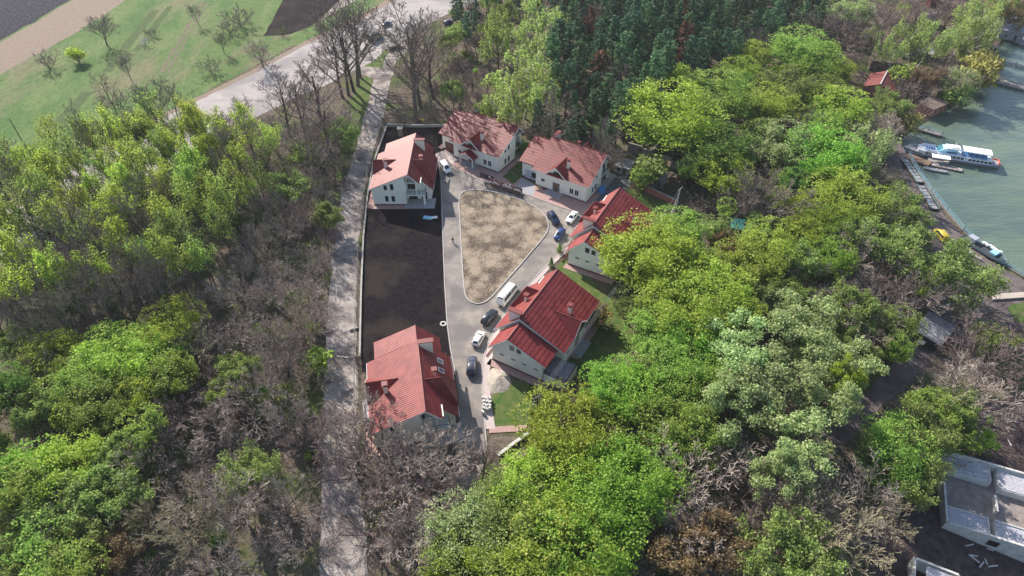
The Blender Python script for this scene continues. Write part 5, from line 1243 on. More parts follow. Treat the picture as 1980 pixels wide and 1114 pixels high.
def grow(sk, rnd, p, d, length, r, level, maxl, spec):
    n = 3 if level < maxl else 2
    q = p.copy(); pts = [(q.copy(), r)]; dd = d.copy(); up = spec['up'][min(level, len(spec['up']) - 1)]; wig = spec['wig']
    for k in range(n):
        dd = (dd + Vector((rnd.gauss(0, wig), rnd.gauss(0, wig), rnd.gauss(0, wig) + up))).normalized()
        q = q + dd * (length / n); rr = max(spec['rmin'], r * (1 - .68 * (k + 1) / n)); pts.append((q.copy(), rr))
    for a, b in zip(pts[:-1], pts[1:]): sk.seg.append((a[0], b[0], a[1], b[1], level))
    if level >= maxl - 1: sk.tips.append((pts[-1][0], level)); 
    if level >= maxl: sk.tips.append((pts[1][0], level)); return
    nc = spec['n'][level]; nc = max(2, int(round(nc * rnd.uniform(.8, 1.2)))); ph = rnd.uniform(0, 6.28)
    s0 = spec['start'][level]
    for k in range(nc):
        f = s0 + (1 - s0) * (k + rnd.uniform(.1, .9)) / nc; x = f * n; i = min(n - 1, int(x)); t = x - i
        o = pts[i][0].lerp(pts[i + 1][0], t); ax = (pts[i + 1][0] - pts[i][0]).normalized()
        a = ax.orthogonal().normalized(); b = ax.cross(a); ph += 2.4 + rnd.uniform(-.4, .4)
        sp = R(spec['ang'][level] * rnd.uniform(.75, 1.25)); nd = ax * math.cos(sp) + (a * math.cos(ph) + b * math.sin(ph)) * math.sin(sp)
        ln = spec['len'][level] * (1.12 - .5 * f) * rnd.uniform(.8, 1.2) * (length if level else spec['h'])
        grow(sk, rnd, o, nd, ln, max(spec['rmin'], pts[i][1] * spec['rr']), level + 1, maxl, spec)
def skel_mesh(sk, lo, hi, name, nside=None, minr=0.0):
    v = []; f = []
    for p, q, r0, r1, lv in sk.seg:
        if not (lo <= lv <= hi): continue
        n = nside or (7 if lv == 0 else 5 if lv == 1 else 4 if lv == 2 else 3)
        d = q - p
        if d.length < 1e-5: continue
        d.normalize(); a = d.orthogonal().normalized(); b = d.cross(a); i = len(v); r0 = max(r0, minr); r1 = max(r1, minr)
        for o, r in ((p, r0), (q, r1)):
            for k in range(n):
                t = 6.28318 * k / n; c, s = math.cos(t) * r, math.sin(t) * r; v.append((o.x + a.x * c + b.x * s, o.y + a.y * c + b.y * s, o.z + a.z * c + b.z * s))
        for k in range(n): f.append((i + k, i + (k + 1) % n, i + n + (k + 1) % n, i + n + k))
    me = bpy.data.meshes.new(name); me.from_pydata(v, [], f); return me
def leaf_mesh(name, C, N, S, rng, asp=0.75):
    """C centres, N normals, S sizes (numpy) -> one quad per leaf clump"""
    n = len(C); rv = rng.normal(size=(n, 3)); T = np.cross(N, rv); T /= np.linalg.norm(T, axis=1)[:, None] + 1e-9; B = np.cross(N, T)
    S = S[:, None]; bend = N * S * .25
    P = np.stack([C - T * S * .5 - B * S * .5 * asp, C + T * S * .5 - B * S * .35 * asp - bend, C + T * S * .45 + B * S * .5 * asp, C - T * S * .4 + B * S * .45 * asp - bend], 1).reshape(-1, 3)
    me = bpy.data.meshes.new(name); me.vertices.add(4 * n); me.vertices.foreach_set('co', P.astype(np.float32).ravel())
    me.loops.add(4 * n); me.loops.foreach_set('vertex_index', np.arange(4 * n, dtype=np.int32)); me.polygons.add(n)
    me.polygons.foreach_set('loop_start', np.arange(0, 4 * n, 4, dtype=np.int32)); me.polygons.foreach_set('loop_total', np.full(n, 4, dtype=np.int32))
    me.update(calc_edges=True); return me
def join_mesh(name, a, b):
    bm = bmesh.new(); bm.from_mesh(a); n = len(bm.faces); bm.from_mesh(b); bm.faces.ensure_lookup_table()
    for i in range(n, len(bm.faces)): bm.faces[i].material_index = 1
    me = bpy.data.meshes.new(name); bm.to_mesh(me); bm.free(); me.materials.append(None); me.materials.append(None); return me
def unit(v): return v / (np.linalg.norm(v, axis=-1, keepdims=True) + 1e-9)

TREE = {}    # kind -> list of (trunk mesh, crown mesh, crown diameter, crown centre height, total height)
def measure(me):
    co = np.empty(len(me.vertices) * 3, np.float32); me.vertices.foreach_get('co', co); co = co.reshape(-1, 3)
    w = (np.percentile(co[:, 0], 97) - np.percentile(co[:, 0], 3) + np.percentile(co[:, 1], 97) - np.percentile(co[:, 1], 3)) / 2
    return float(w), float((np.percentile(co[:, 2], 97) + np.percentile(co[:, 2], 3)) / 2), float(np.percentile(co[:, 2], 99))
def add_kind(kind, trunk, crown, ref=None):
    w, zc, h = measure(ref or crown); TREE.setdefault(kind, []).append((trunk, crown, w, zc, h))

SP_ROUND = dict(h=13.0, n=[7, 5, 4], start=[.35, .3, .3], ang=[48, 40, 42], len=[.5, .5, .5], up=[.02, .12, .06], wig=.09, rr=.55, rmin=.03)
SP_BARE = dict(h=14.0, n=[9, 7, 6, 4], start=[.26, .25, .2, .2], ang=[44, 36, 34, 32], len=[.58, .5, .48, .52], up=[.03, .09, .07, .05], wig=.06, rr=.55, rmin=.026)
SP_TALL = dict(h=22.0, n=[10, 7, 5, 4], start=[.2, .25, .25, .2], ang=[40, 38, 38, 35], len=[.52, .45, .45, .5], up=[.01, .14, .10, .08], wig=.07, rr=.5, rmin=.03)
SP_SLIM = dict(h=18.0, n=[10, 6, 4], start=[.3, .25, .2], ang=[30, 30, 34], len=[.38, .42, .45], up=[.01, .2, .14], wig=.07, rr=.5, rmin=.03)
SP_BUSH = dict(h=3.0, n=[9, 5, 4], start=[.02, .2, .2], ang=[50, 40, 40], len=[.9, .5, .5], up=[.05, .08, .05], wig=.12, rr=.7, rmin=.022)
def skeleton(spec, seed, trunk_len, r, maxl, lean=.04):
    rnd = random.Random(seed); sk = Skel(); grow(sk, rnd, Vector((0, 0, -.3)), Vector((rnd.gauss(0, lean), rnd.gauss(0, lean), 1)).normalized(), trunk_len, r, 0, maxl, spec); return sk

# round leafy crowns: small leaf clumps strewn along ascending twigs, in three sizes; the branches show through
SP_LEAF = dict(h=10.0, n=[9, 7, 5, 3], start=[.22, .22, .2, .2], ang=[50, 40, 40, 38], len=[.62, .5, .5, .5], up=[.02, .12, .10, .06], wig=.07, rr=.55, rmin=.028)
for seed, rx in enumerate((2.9, 2.9, 2.9, 4.5, 4.5, 4.5, 4.5, 6.6, 6.6, 6.6)):
    rng = np.random.default_rng(100 + seed); H_ = 5.2 + rx * 1.75; sp = dict(SP_LEAF); sp['h'] = rx * 1.75; sp['n'] = [int(7 + rx * .6), 7 if rx > 4 else 6, 5 if rx > 4 else 4, 3 if rx > 3 else 2]
    sk = skeleton(sp, 40 + seed, H_ * .62, .1 + .05 * rx, 4); tr = skel_mesh(sk, 0, 2, 'trunk')
    T = np.array([tuple(t[0]) for t in sk.tips]); k = 7 if rx > 6 else 6
    C = np.repeat(T, k, 0) + rng.normal(size=(len(T) * k, 3)) * np.array([.34, .34, .32]); keep = rng.random(len(C)) < .85; C = C[keep]
    rz = rx * .82; ctr = np.array([C[:, 0].mean(), C[:, 1].mean(), H_ - rz]); ax = np.array([rx, rx, rz]); e = np.linalg.norm((C - ctr) / ax, axis=1)
    C = np.where((e > 1)[:, None], ctr + (C - ctr) / e[:, None] * rng.uniform(.8, 1.02, (len(C), 1)), C)
    ns = int(120 * rx ** 1.7); q = unit(rng.normal(size=(ns, 3)) + [0, 0, .35]); bump = np.array([noise.noise(Vector(v * 2.6 + seed * 7.0)) + .5 * noise.noise(Vector(v * 6.0 + seed)) for v in q]); q = q[bump > -.1]; bump = bump[bump > -.1]
    q = ctr + q * ax * (.92 + .2 * bump + rng.normal(size=len(q)) * .035)[:, None]; C = np.concatenate([C, q[q[:, 2] > ctr[2] - rz * .55]]); d = unit(C - ctr) * .5 + rng.normal(size=C.shape) * .75 + [0, 0, .25]
    add_kind('round', tr, leaf_mesh('crown', C, unit(d), rng.uniform(.15, .34, len(C)), rng))
# slim sparse woodland trees in young leaf, stems showing
for seed in range(9):
    rng = np.random.default_rng(200 + seed); sk = skeleton(SP_SLIM, 140 + seed, 15.5, .2, 3, .07); tr = skel_mesh(sk, 0, 3, 'trunk')
    T = np.array([tuple(t[0]) for t in sk.tips]); k = 7; C = np.repeat(T, k, 0) + rng.normal(size=(len(T) * k, 3)) * np.array([.38, .38, .55]); keep = rng.random(len(C)) < (.35 + .65 * rng.random()); C = C[keep]
    add_kind('slim', tr, leaf_mesh('crown', C, unit(rng.normal(size=C.shape) + [0, 0, .4]), rng.uniform(.16, .36, len(C)), rng))
# half open crowns: twigs and a thin veil of leaves
for seed in range(4):
    rng = np.random.default_rng(300 + seed); sk = skeleton(SP_BARE, 240 + seed, 7.0, .28, 4); tr = skel_mesh(sk, 0, 4, 'trunk')
    T = np.array([tuple(t[0]) for t in sk.tips]); C = T[rng.random(len(T)) < .75]; C = np.repeat(C, 3, 0) + rng.normal(size=(len(C) * 3, 3)) * .35
    add_kind('veil', tr, leaf_mesh('crown', C, unit(rng.normal(size=C.shape) + [0, 0, .4]), rng.uniform(.18, .4, len(C)), rng))
# bare trees
for seed in range(5):
    sk = skeleton(SP_BARE, 340 + seed, 7.0, .3, 4, .08); add_kind('bare', skel_mesh(sk, 0, 1, 'trunk'), skel_mesh(sk, 2, 4, 'crown', minr=.03))
for seed in range(4):
    sp = dict(SP_BARE); sp.update(n=[8, 7, 5, 3], len=[.66, .5, .5, .55]); sk = skeleton(sp, 390 + seed, 7.5, .3, 4, .1); add_kind('bare', skel_mesh(sk, 0, 2, 'trunk'), skel_mesh(sk, 3, 4, 'crown', minr=.032))
for seed in range(4):
    sk = skeleton(SP_TALL, 440 + seed, 20.0, .42, 4, .05); add_kind('tall', skel_mesh(sk, 0, 1, 'trunk'), skel_mesh(sk, 2, 4, 'crown', minr=.035))
for seed in range(3):
    sk = skeleton(SP_BUSH, 540 + seed, 1.2, .08, 3, .2); add_kind('bush', skel_mesh(sk, 0, 1, 'trunk'), skel_mesh(sk, 2, 3, 'crown', minr=.026))
# leafy bush
for seed in range(3):
    rng = np.random.default_rng(600 + seed); sk = skeleton(SP_BUSH, 640 + seed, 1.2, .08, 2, .2); nl = 9
    LC = np.array([0, 0, 1.9]) + unit(rng.normal(size=(nl, 3))) * np.array([1.5, 1.5, .9]) * rng.uniform(.3, 1, (nl, 1)); C = []; N = []
    for c in LC:
        m = 70; d = unit(rng.normal(size=(m, 3))); C.append(c + d * rng.uniform(.4, 1.1, (m, 1))); N.append(unit(d + rng.normal(size=(m, 3)) * .8))
    C = np.concatenate(C); add_kind('shrub', skel_mesh(sk, 0, 2, 'trunk'), leaf_mesh('crown', C, np.concatenate(N), rng.uniform(.18, .42, len(C)), rng))
# pines: loose whorls of tufted boughs with uneven rounded tops
for seed in range(8):
    rng = np.random.default_rng(700 + seed); rnd = random.Random(700 + seed); H_ = rnd.uniform(14.5, 19); mb = MB(); mb.tube((0, 0, -.3), (rnd.uniform(-.3, .3), rnd.uniform(-.3, .3), H_ * .95), .24, .04, 7); C = []; N = []; S = []
    z = H_ * .3; R0 = rnd.uniform(2.7, 3.9); pw = rnd.choice([.35, .5, .7])
    while z < H_ * .985:
        f = (z - H_ * .3) / (H_ * .7); rad = R0 * (1 - f) ** pw * (.6 + .4 * min(1, f * 3)) + .3; nb = rnd.randint(4, 6)
        for k in range(nb):
            a = rnd.uniform(0, 6.28); rr = rad * rnd.uniform(.5, 1.15); dx, dy = math.cos(a), math.sin(a); tipz = z + rnd.uniform(0, .9) + .2 * rr
            mb.tube((0, 0, z), (dx * rr * .8, dy * rr * .8, tipz - .1), .05, .02, 4, cap=False)
            for q in range(2 + int(rr)):
                t0 = rnd.uniform(.35, 1.0); c = np.array([dx * rr * t0, dy * rr * t0, z + (tipz - z) * t0]); m = rnd.randint(14, 24); cr = rnd.uniform(.35, .7)
                d = unit(rng.normal(size=(m, 3)) + [0, 0, .5]); C.append(c + d * cr * rng.uniform(.4, 1.1, (m, 1)) * [1, 1, .75]); N.append(unit(d * .6 + rng.normal(size=(m, 3)) * .8)); S.append(rng.uniform(.18, .42, m))
        z += rnd.uniform(.6, .95)
    add_kind('pine', mb.mesh('trunk', []), leaf_mesh('crown', np.concatenate(C), np.concatenate(N), np.concatenate(S), rng, .6))
# weeping birch / willow: hanging strands
for seed in range(4):
    rng = np.random.default_rng(800 + seed); sk = skeleton(SP_ROUND if seed % 2 else SP_SLIM, 840 + seed, 9.0 if seed % 2 else 14.0, .25, 3); tr = skel_mesh(sk, 0, 3, 'trunk')
    T = np.array([tuple(t[0]) for t in sk.tips]); C = []
    for p in T[rng.random(len(T)) < .8]:
        m = rng.integers(7, 13); l = rng.uniform(1.0, 3.2); t = np.linspace(0, 1, m)[:, None]; dr = rng.normal(size=2) * .35; C.append(p + np.concatenate([dr[None] * t, -l * t], 1) + rng.normal(size=(m, 3)) * .1)
    C = np.concatenate(C); N = unit(rng.normal(size=C.shape) * [1, 1, .3]); add_kind('weep', tr, leaf_mesh('crown', C, N, rng.uniform(.2, .4, len(C)), rng))
# big willow: many separate dense boughs on a spreading frame
for seed in range(3):
    rng = np.random.default_rng(900 + seed); spw = dict(SP_ROUND); spw.update(ang=[58, 45, 42], len=[.62, .5, .5]); sk = skeleton(spw, 940 + seed, 8.0, .45, 3); tr = skel_mesh(sk, 0, 3, 'trunk')
    T = np.array([tuple(t[0]) for t in sk.tips]); sel = T[rng.choice(len(T), 46, replace=False)]; C = []; N = []
    for c in sel:
        r_ = rng.uniform(.8, 1.7); m = int(120 * r_); d = unit(rng.normal(size=(m, 3)) + [0, 0, .3]); C.append(c + d * r_ * rng.uniform(.3, 1.1, (m, 1)) * [1, 1, .7]); N.append(unit(d + rng.normal(size=(m, 3)) * .7))
    C = np.concatenate(C); N = np.concatenate(N); add_kind('willow', tr, leaf_mesh('crown', C, N, rng.uniform(.17, .38, len(C)), rng))
# small conifer shrub
rng = np.random.default_rng(77); m = 420; t = rng.uniform(0, 1, m); a = rng.uniform(0, 6.28, m); rr = .55 * (1 - t) ** .8 * rng.uniform(.6, 1.1, m)
C = np.stack([rr * np.cos(a), rr * np.sin(a), .2 + 2.0 * t], 1); add_kind('thuja', MB().tube((0, 0, -.1), (0, 0, 1.6), .07, .03, 6).mesh('trunk', []), leaf_mesh('crown', C, unit(np.stack([np.cos(a), np.sin(a), np.full(m, .4)], 1) + rng.normal(size=(m, 3)) * .4), rng.uniform(.1, .22, m), rng))

trng = random.Random(2024)
PLANTED = []         # (x, y, crown radius)
LABELLED = {}
def set_mat(o, m):
    me = o.data
    if len(me.materials) == 0: me.materials.append(m)
    o.material_slots[0].link = 'OBJECT'; o.material_slots[0].material = m
NAMES = {'round': 'broadleaf_tree', 'slim': 'woodland_tree', 'veil': 'woodland_tree', 'bare': 'bare_tree', 'tall': 'bare_tree', 'bush': 'bare_bush', 'shrub': 'green_bush', 'pine': 'pine_tree', 'weep': 'weeping_tree', 'willow': 'willow_tree', 'thuja': 'conifer_shrub'}
LOOK = {'lime': 'lime green', 'vivid': 'vivid green', 'green': 'mid green', 'deep': 'deep green', 'yellow': 'yellow-green', 'olive': 'olive green', 'willow': 'pale grey-green', 'birch': 'pale yellow-green', 'brown': 'brown budding', 'ochre': 'ochre',
        'pine': 'dark green', 'pinel': 'lighter green', 'pinebr': 'dead brown', 'white': 'white blossoming', 'pinkish': 'pale pink blossoming', 'grey': 'grey bare', 'purple': 'purple-brown bare', 'straw': 'straw-pale bare', 'dark': 'dark bare'}
KINDW = {'round': 'round tree', 'slim': 'slim tree', 'veil': 'thin tree', 'bare': 'spreading tree', 'tall': 'tall tree', 'bush': 'bush', 'shrub': 'bush', 'pine': 'pine', 'weep': 'weeping tree', 'willow': 'large willow', 'thuja': 'conical shrub'}
TW = {'grey': M_twig, 'purple': M_twigp, 'straw': M_twigy, 'dark': M_twigd}
def place_label(px, py):
    """where a crown stands, in words about the place"""
    if px < 640 and py < 150 and (px * .53 + py) < 395: return 'on meadow beyond the main road'
    if px < 350 and py < 480: return 'in the wood along the main road'
    if px < 640 and py < 330: return 'between main road and gravel track'
    if px < 330 and py < 720: return 'in the tall wood left of track'
    if px < 330: return 'in left wood below the tall stand'
    if px < 660 and py < 560: return 'by track opposite the black soil lot'
    if px < 660 and py < 800: return 'by track opposite the lowest house'
    if px < 660: return 'at the near end of gravel track'
    if px < 960 and py < 260: return 'in the wood behind the upper houses'
    if px < 900 and py > 700: return 'in front of the lowest house'
    if py < 300 and px < 1250: return 'in pine wood behind upper houses'
    if px > 1600 and py < 330: return 'among the buildings by the lake'
    if py < 130: return 'in the pine wood at the top'
    if px < 1480 and py < 420: return 'beyond the brick walled plot'
    if px > 1640 and py < 640: return 'along the lakeside road'
    if px > 1640 and py < 820: return 'round the flat roofed hut'
    if px > 1640: return 'above the unfinished building'
    if py < 480: return 'in wood towards the passenger boat'
    if py < 700 and px < 1420: return 'beside the railed terrace house'
    if px < 1000: return 'at the foot of the street'
    if px < 1300: return 'below the dark power pole'
    if py < 700: return 'between teal shed and large willows'
    if py < 900: return 'round the dirt road bend'
    return 'at near end of the dirt road'
def tree_height(kind, d, h):
    if kind == 'round': return .6 * d + 6.0
    if kind in ('bare', 'veil'): return .6 * d + 5.0
    if kind == 'willow': return 13.5
    if kind == 'weep': return min(17.0, 1.15 * d + 4.0)
    if kind == 'slim': return min(17.0, 1.4 * d + 6.0)
    if kind == 'tall': return min(24.0, 1.5 * d + 4.0)
    return None
def plant(kind, look, px, py, wpx, label=None, lean=(0, 0)):
    """put a tree so that its crown centre is seen at (px, py); wpx = crown width in photo pixels"""
    var = TREE[kind]; x, y, z = W(px, py, 8.0); d = wpx / pxpm(x, y, z); trng.random()
    near = sorted(range(len(var)), key=lambda k: abs(math.log(d / var[k][2])) + trng.random() * .18); vi = near[0]; tr, cr, w, zc, h = var[vi]
    for _ in range(4):
        d = wpx / pxpm(x, y, z); s = d / w; H_ = tree_height(kind, d, h); sz = H_ / (h * s) if H_ else 1.0; x, y, z = W(px, py, zc * s * sz)
    return plant_at(kind, look, x, y, s, vi, label, lean, sz, (px, py))
def plant_base(kind, look, bx, by, H_, d=None, label=None, lean=(0, 0), vi=None):
    var = TREE[kind]; vi = trng.randrange(len(var)) if vi is None else vi; tr, cr, w, zc, h = var[vi]; x, y, z = W(bx, by); s = (d or w * H_ / h) / w
    return plant_at(kind, look, x, y, s, vi, label, lean, H_ / (h * s))
def plant_at(kind, look, x, y, s, vi, label=None, lean=(0, 0), sz=1.0, pp=None):
    tr, cr, w, zc, h = TREE[kind][vi]
    px, py = pp or proj(x, y, hgt(x, y) + zc * s)
    root = bpy.data.objects.new(NAMES[kind], None); COL.objects.link(root); root.empty_display_size = .5
    root.location = (x, y, hgt(x, y)); root.rotation_euler = (lean[0] + trng.gauss(0, .03), lean[1] + trng.gauss(0, .03), trng.uniform(0, 6.28)); root.scale = (s * trng.uniform(.95, 1.05), s * trng.uniform(.95, 1.05), s * sz)
    t = bpy.data.objects.new('trunk', tr); COL.objects.link(t); t.parent = root; c = bpy.data.objects.new('crown', cr); COL.objects.link(c); c.parent = root
    bark = M_birch if (kind == 'weep' and look == 'birch') else M_barkd if kind in ('round', 'willow', 'pine', 'slim', 'thuja', 'weep') else (M_bark if look != 'purple' else M_barkd)
    if kind == 'veil': bark = M_twigd
    set_mat(t, bark); set_mat(c, TW[look] if look in TW else LM[look])
    root['category'] = 'bush' if kind in ('bush', 'shrub', 'thuja') else 'tree'
    lab = label or (LOOK[look] + ' ' + KINDW[kind] + ' ' + place_label(px, py)); root['label'] = lab
    LABELLED.setdefault(lab, []).append((px, py, root)); PLANTED.append((x, y, w * s / 2)); return root

# single trees one can point to: kind, look, crown centre (photo px), crown width (photo px)
HAND = '''
round yellow 1328 228 150|round deep 1395 300 115|round green 1412 190 112|round lime 1465 208 92|round lime 1425 140 58|round lime 1470 105 56|round green 1530 95 95|round green 1580 112 80|round yellow 1615 140 50
veil olive 1520 168 95|round green 1580 188 82|round lime 1642 205 95|round green 1590 250 62|round vivid 1585 300 110|round willow 1512 280 86|round green 1638 320 64|weep willow 1664 275 90|round yellow 1398 342 76
bare dark 1490 385 130|bare dark 1440 372 90|bare purple 1530 238 100|bare purple 1610 235 70|round lime 1650 385 110|round yellow 1600 415 80|round vivid 1615 448 80|round vivid 1600 505 74|bare grey 1655 480 90|veil olive 1705 470 110
round lime 1500 468 90|round yellow 1545 455 60|veil olive 1540 505 80|bare dark 1570 540 90|round lime 1440 520 100|round lime 1410 562 118|veil olive 1478 560 80|round willow 1495 590 60
round yellow 1224 503 146|round green 1310 462 95|round vivid 1345 515 70|veil brown 1310 545 70|round olive 1218 578 60|round lime 1285 590 130|round green 1266 652 92|round lime 1335 640 90|round vivid 1330 690 90
round vivid 1196 735 104|round green 1290 725 100|round olive 1255 700 70|round green 1380 580 80|veil brown 1375 630 60
willow willow 1440 690 150|willow willow 1550 640 140|willow willow 1490 760 160|willow willow 1600 700 140|willow willow 1600 768 110|willow willow 1530 845 140|willow willow 1420 790 110|willow yellow 1640 742 60|willow willow 1510 925 90|round green 1370 750 90
round green 1300 800 100|veil green 1345 850 90|round green 1255 815 80|round lime 1245 760 70
round yellow 1085 860 150|round yellow 1120 905 120|round vivid 1195 905 150|round lime 1015 920 130|round vivid 1200 985 150|round vivid 1165 1060 170|round lime 1085 1090 170|round olive 960 975 120|round willow 905 1040 120|round olive 985 1065 130|round lime 880 1100 110
bare grey 1330 940 150|bare grey 1405 885 120|veil brown 1385 1045 110|bare grey 1350 1020 120|veil olive 1510 1060 150|bare straw 1600 1020 150|bare grey 1690 955 130|bare purple 1585 935 70|bare straw 1680 1060 130|bare grey 1560 985 110|bare dark 1440 940 110|veil brown 1320 1090 110|bare purple 1480 1010 100|bare straw 1740 1010 90|veil olive 1560 1110 120
round green 1735 850 95|round deep 1715 900 80|veil olive 1790 850 120|veil green 1800 800 90|bare grey 1860 745 130|bare purple 1930 690 140|bare grey 1900 790 110|shrub green 1850 840 70|bare straw 1700 870 70|veil olive 1760 930 90|shrub lime 1900 850 50|veil olive 1850 790 80
round olive 1735 640 70|bare purple 1690 640 90|bare grey 1700 590 90|veil olive 1845 530 130|bare dark 1870 590 110|bare grey 1780 570 90|bush white 1770 500 60|bare purple 1725 540 70|bare dark 1660 560 80|veil olive 1640 590 90|bare grey 1620 600 80
bush grey 1735 235 60|bare grey 1705 330 70|shrub ochre 1752 236 40|veil olive 1740 400 80|bare grey 1735 440 70|veil olive 1760 455 70|bare grey 1690 270 60|shrub green 1722 372 40
weep birch 1748 62 62|weep birch 1738 100 50|weep birch 1800 72 66|weep birch 1862 62 80|weep birch 1880 48 60|weep birch 1912 30 70|weep birch 1950 10 60|bare purple 1650 60 100|bare purple 1700 70 80|round willow 1638 25 70|bare purple 1720 25 80|bare purple 1780 25 80|bare dark 1600 40 80|bare purple 1840 15 80
veil brown 1800 150 50|bare purple 1840 150 70|round willow 1856 160 48|shrub ochre 1888 140 56|shrub ochre 1912 122 44|shrub ochre 1905 135 40|bush pinkish 1838 95 56|bush grey 1770 165 60|bare purple 1755 190 70|veil olive 1720 200 60|bare grey 1700 240 60|shrub olive 1850 180 40|veil brown 1960 20 60|bare purple 1870 130 50|shrub green 1740 145 40
weep birch 1005 130 110|weep birch 985 190 80|weep birch 1030 195 70|weep birch 1035 90 80|weep birch 1050 40 80|weep olive 965 90 60|weep olive 975 50 60|weep birch 1000 220 50|weep birch 1015 160 80
slim yellow 335 236 58|slim yellow 300 246 56|slim olive 240 254 56|slim yellow 200 262 60|slim vivid 35 312 70|slim yellow 95 310 70|slim vivid 395 256 42|slim yellow 410 292 46
round lime 190 700 110|round lime 250 690 100|round yellow 110 695 80|round yellow 325 635 90|round vivid 352 665 50|round lime 280 720 80|round green 150 750 100|round green 210 770 100|round green 100 770 70|round vivid 60 895 90|round yellow 150 900 110|veil olive 110 970 110|veil olive 200 960 110|veil olive 240 880 90|round green 60 1040 90|veil olive 150 1050 100|round green 120 1110 90|veil brown 200 1080 80|round yellow 60 700 60|veil olive 300 740 80
bare straw 40 730 110|bare straw 100 560 70|shrub green 612 695 48|shrub vivid 500 760 40|veil olive 545 770 50|veil olive 460 720 70|veil green 440 760 60|bare straw 60 650 90
bare purple 740 850 150|bare grey 700 790 110|bare grey 790 900 150|bare grey 870 870 110|bare purple 690 900 120|bare grey 760 940 130|bare purple 840 960 100|bare purple 700 1000 130|bare grey 780 1030 120|bare grey 670 830 90|bare purple 930 890 70
bare dark 190 48 50|bush purple 88 118 46|shrub yellow 146 105 24|bush white 279 80 20|bush dark 290 62 26|bare dark 242 125 24|tall dark 200 160 34|bush dark 405 125 40|bare dark 375 20 20|bare dark 425 75 22|bush purple 230 190 50|bush purple 270 180 40|bush dark 195 195 24|bush purple 460 30 50|bush purple 440 50 40|bush dark 305 160 30|bare grey 500 95 40|bush white 512 112 36|bare grey 470 205 36|bush olive 425 225 40|bush olive 545 60 20
shrub olive 1262 325 56|shrub green 1245 340 40|bush grey 1225 315 40|shrub deep 1012 285 24|bush brown 1110 775 70|bare purple 1095 800 60|shrub ochre 1160 605 40|bush grey 1390 400 50|round olive 1385 440 50|bush dark 1440 480 60|veil brown 1400 470 50|bush dark 1350 400 50
thuja deep 1066 506 9|thuja deep 1082 478 9|bush brown 1088 482 22
'''
for line in HAND.strip().replace('\n', '|').split('|'):
    k, lk, px, py, w = line.split(); plant(k, lk, float(px), float(py), float(w))

for bx, by, H_, d, lk in ((697, 150, 26, 14, 'dark'), (692, 166, 29, 18, 'dark'), (684, 177, 28, 17, 'purple'), (674, 184, 27, 17, 'dark'), (662, 188, 26, 16, 'dark'), (805, 232, 33, 20, 'dark'), (812, 205, 29, 17, 'dark'), (838, 190, 26, 15, 'purple'),
                          (168, 672, 17, 8, 'straw'), (205, 668, 19, 7, 'dark'), (240, 660, 20, 7, 'dark'), (272, 650, 20, 8, 'dark'), (300, 640, 19, 7, 'purple'), (330, 625, 19, 8, 'dark'), (130, 676, 18, 7, 'dark'), (80, 680, 18, 8, 'purple'), (350, 600, 19, 8, 'dark'), (290, 600, 20, 7, 'dark'), (220, 620, 20, 7, 'purple'), (150, 630, 19, 7, 'dark'), (30, 670, 18, 7, 'dark'),
                          (625, 250, 22, 15, 'purple'), (590, 258, 20, 13, 'dark'), (560, 262, 18, 12, 'purple'), (640, 310, 21, 14, 'purple'), (600, 345, 19, 13, 'dark')):
    plant_base('tall', lk, bx, by, H_, d)
# the woods in between: poisson filling of ground polygons, each with its own mix
CLEAR = [[(1655, 95), (1745, 95), (1745, 185), (1655, 195)], [(1760, 175), (1850, 150), (1860, 190), (1800, 240), (1760, 235)], [(1755, 610), (1840, 595), (1860, 660), (1790, 700), (1745, 670)], [(1200, 270), (1320, 275), (1330, 450), (1200, 440)], [(1395, 420), (1450, 420), (1450, 475), (1395, 475)],
         [(1740, 290), (1790, 340), (1850, 420), (1990, 520), (1990, 600), (1960, 615), (1860, 630), (1780, 690), (1700, 760), (1640, 830), (1590, 890), (1545, 945), (1520, 920), (1580, 850), (1660, 760), (1740, 690), (1800, 610), (1830, 560), (1860, 500), (1800, 440), (1760, 350)], [(1770, 30), (1815, 30), (1815, 65), (1770, 65)],
         [(1800, 870), (1990, 800), (1990, 1114), (1800, 1114)], [(740, 60), (745, 200), (700, 330), (690, 480), (690, 760), (610, 760), (640, 480), (680, 250), (720, 120)], [(1750, 940), (1785, 940), (1785, 970), (1750, 970)], [(1770, 95), (1800, 95), (1800, 130), (1770, 130)]]
CLEAR = [np.array(c, float) for c in CLEAR]
def wood(poly, step, mix, srange=(.8, 1.15), avoid=.55, cap=400, sz=(.9, 1.1), zref=8.0):
    P = [W(a, b, zref)[:2] for a, b in poly]; A = np.array(P); x0, y0 = A.min(0); x1, y1 = A.max(0); pts = []; tries = int((x1 - x0) * (y1 - y0) / step ** 2 * 9); tot = sum(m[2] for m in mix)
    for _ in range(tries):
        x, y = trng.uniform(x0, x1), trng.uniform(y0, y1)
        if not in_poly(np.array([x]), np.array([y]), A)[0]: continue
        if any((x - a) ** 2 + (y - b) ** 2 < step * step for a, b in pts): continue
        hx = np.array([proj(x, y, hgt(x, y) + q) for q in (1.0, 5.0, zref + 2)])
        if any(in_poly(hx[:, 0], hx[:, 1], c).any() for c in CLEAR): continue
        if any((x - a) ** 2 + (y - b) ** 2 < (r * avoid) ** 2 for a, b, r in PLANTED[:NH]): continue
        pts.append((x, y))
        if len(pts) >= cap: break
    for x, y in pts:
        r = trng.uniform(0, tot)
        for kind, look, wt in mix:
            r -= wt
            if r <= 0: break
        vi = trng.randrange(len(TREE[kind])) if kind != 'round' else trng.randrange(2, 7)
        plant_at(kind, look, x, y, trng.uniform(*srange) * (1.25 if kind == 'round' else 1.0), vi, sz=trng.uniform(*sz))
NH = len(PLANTED)
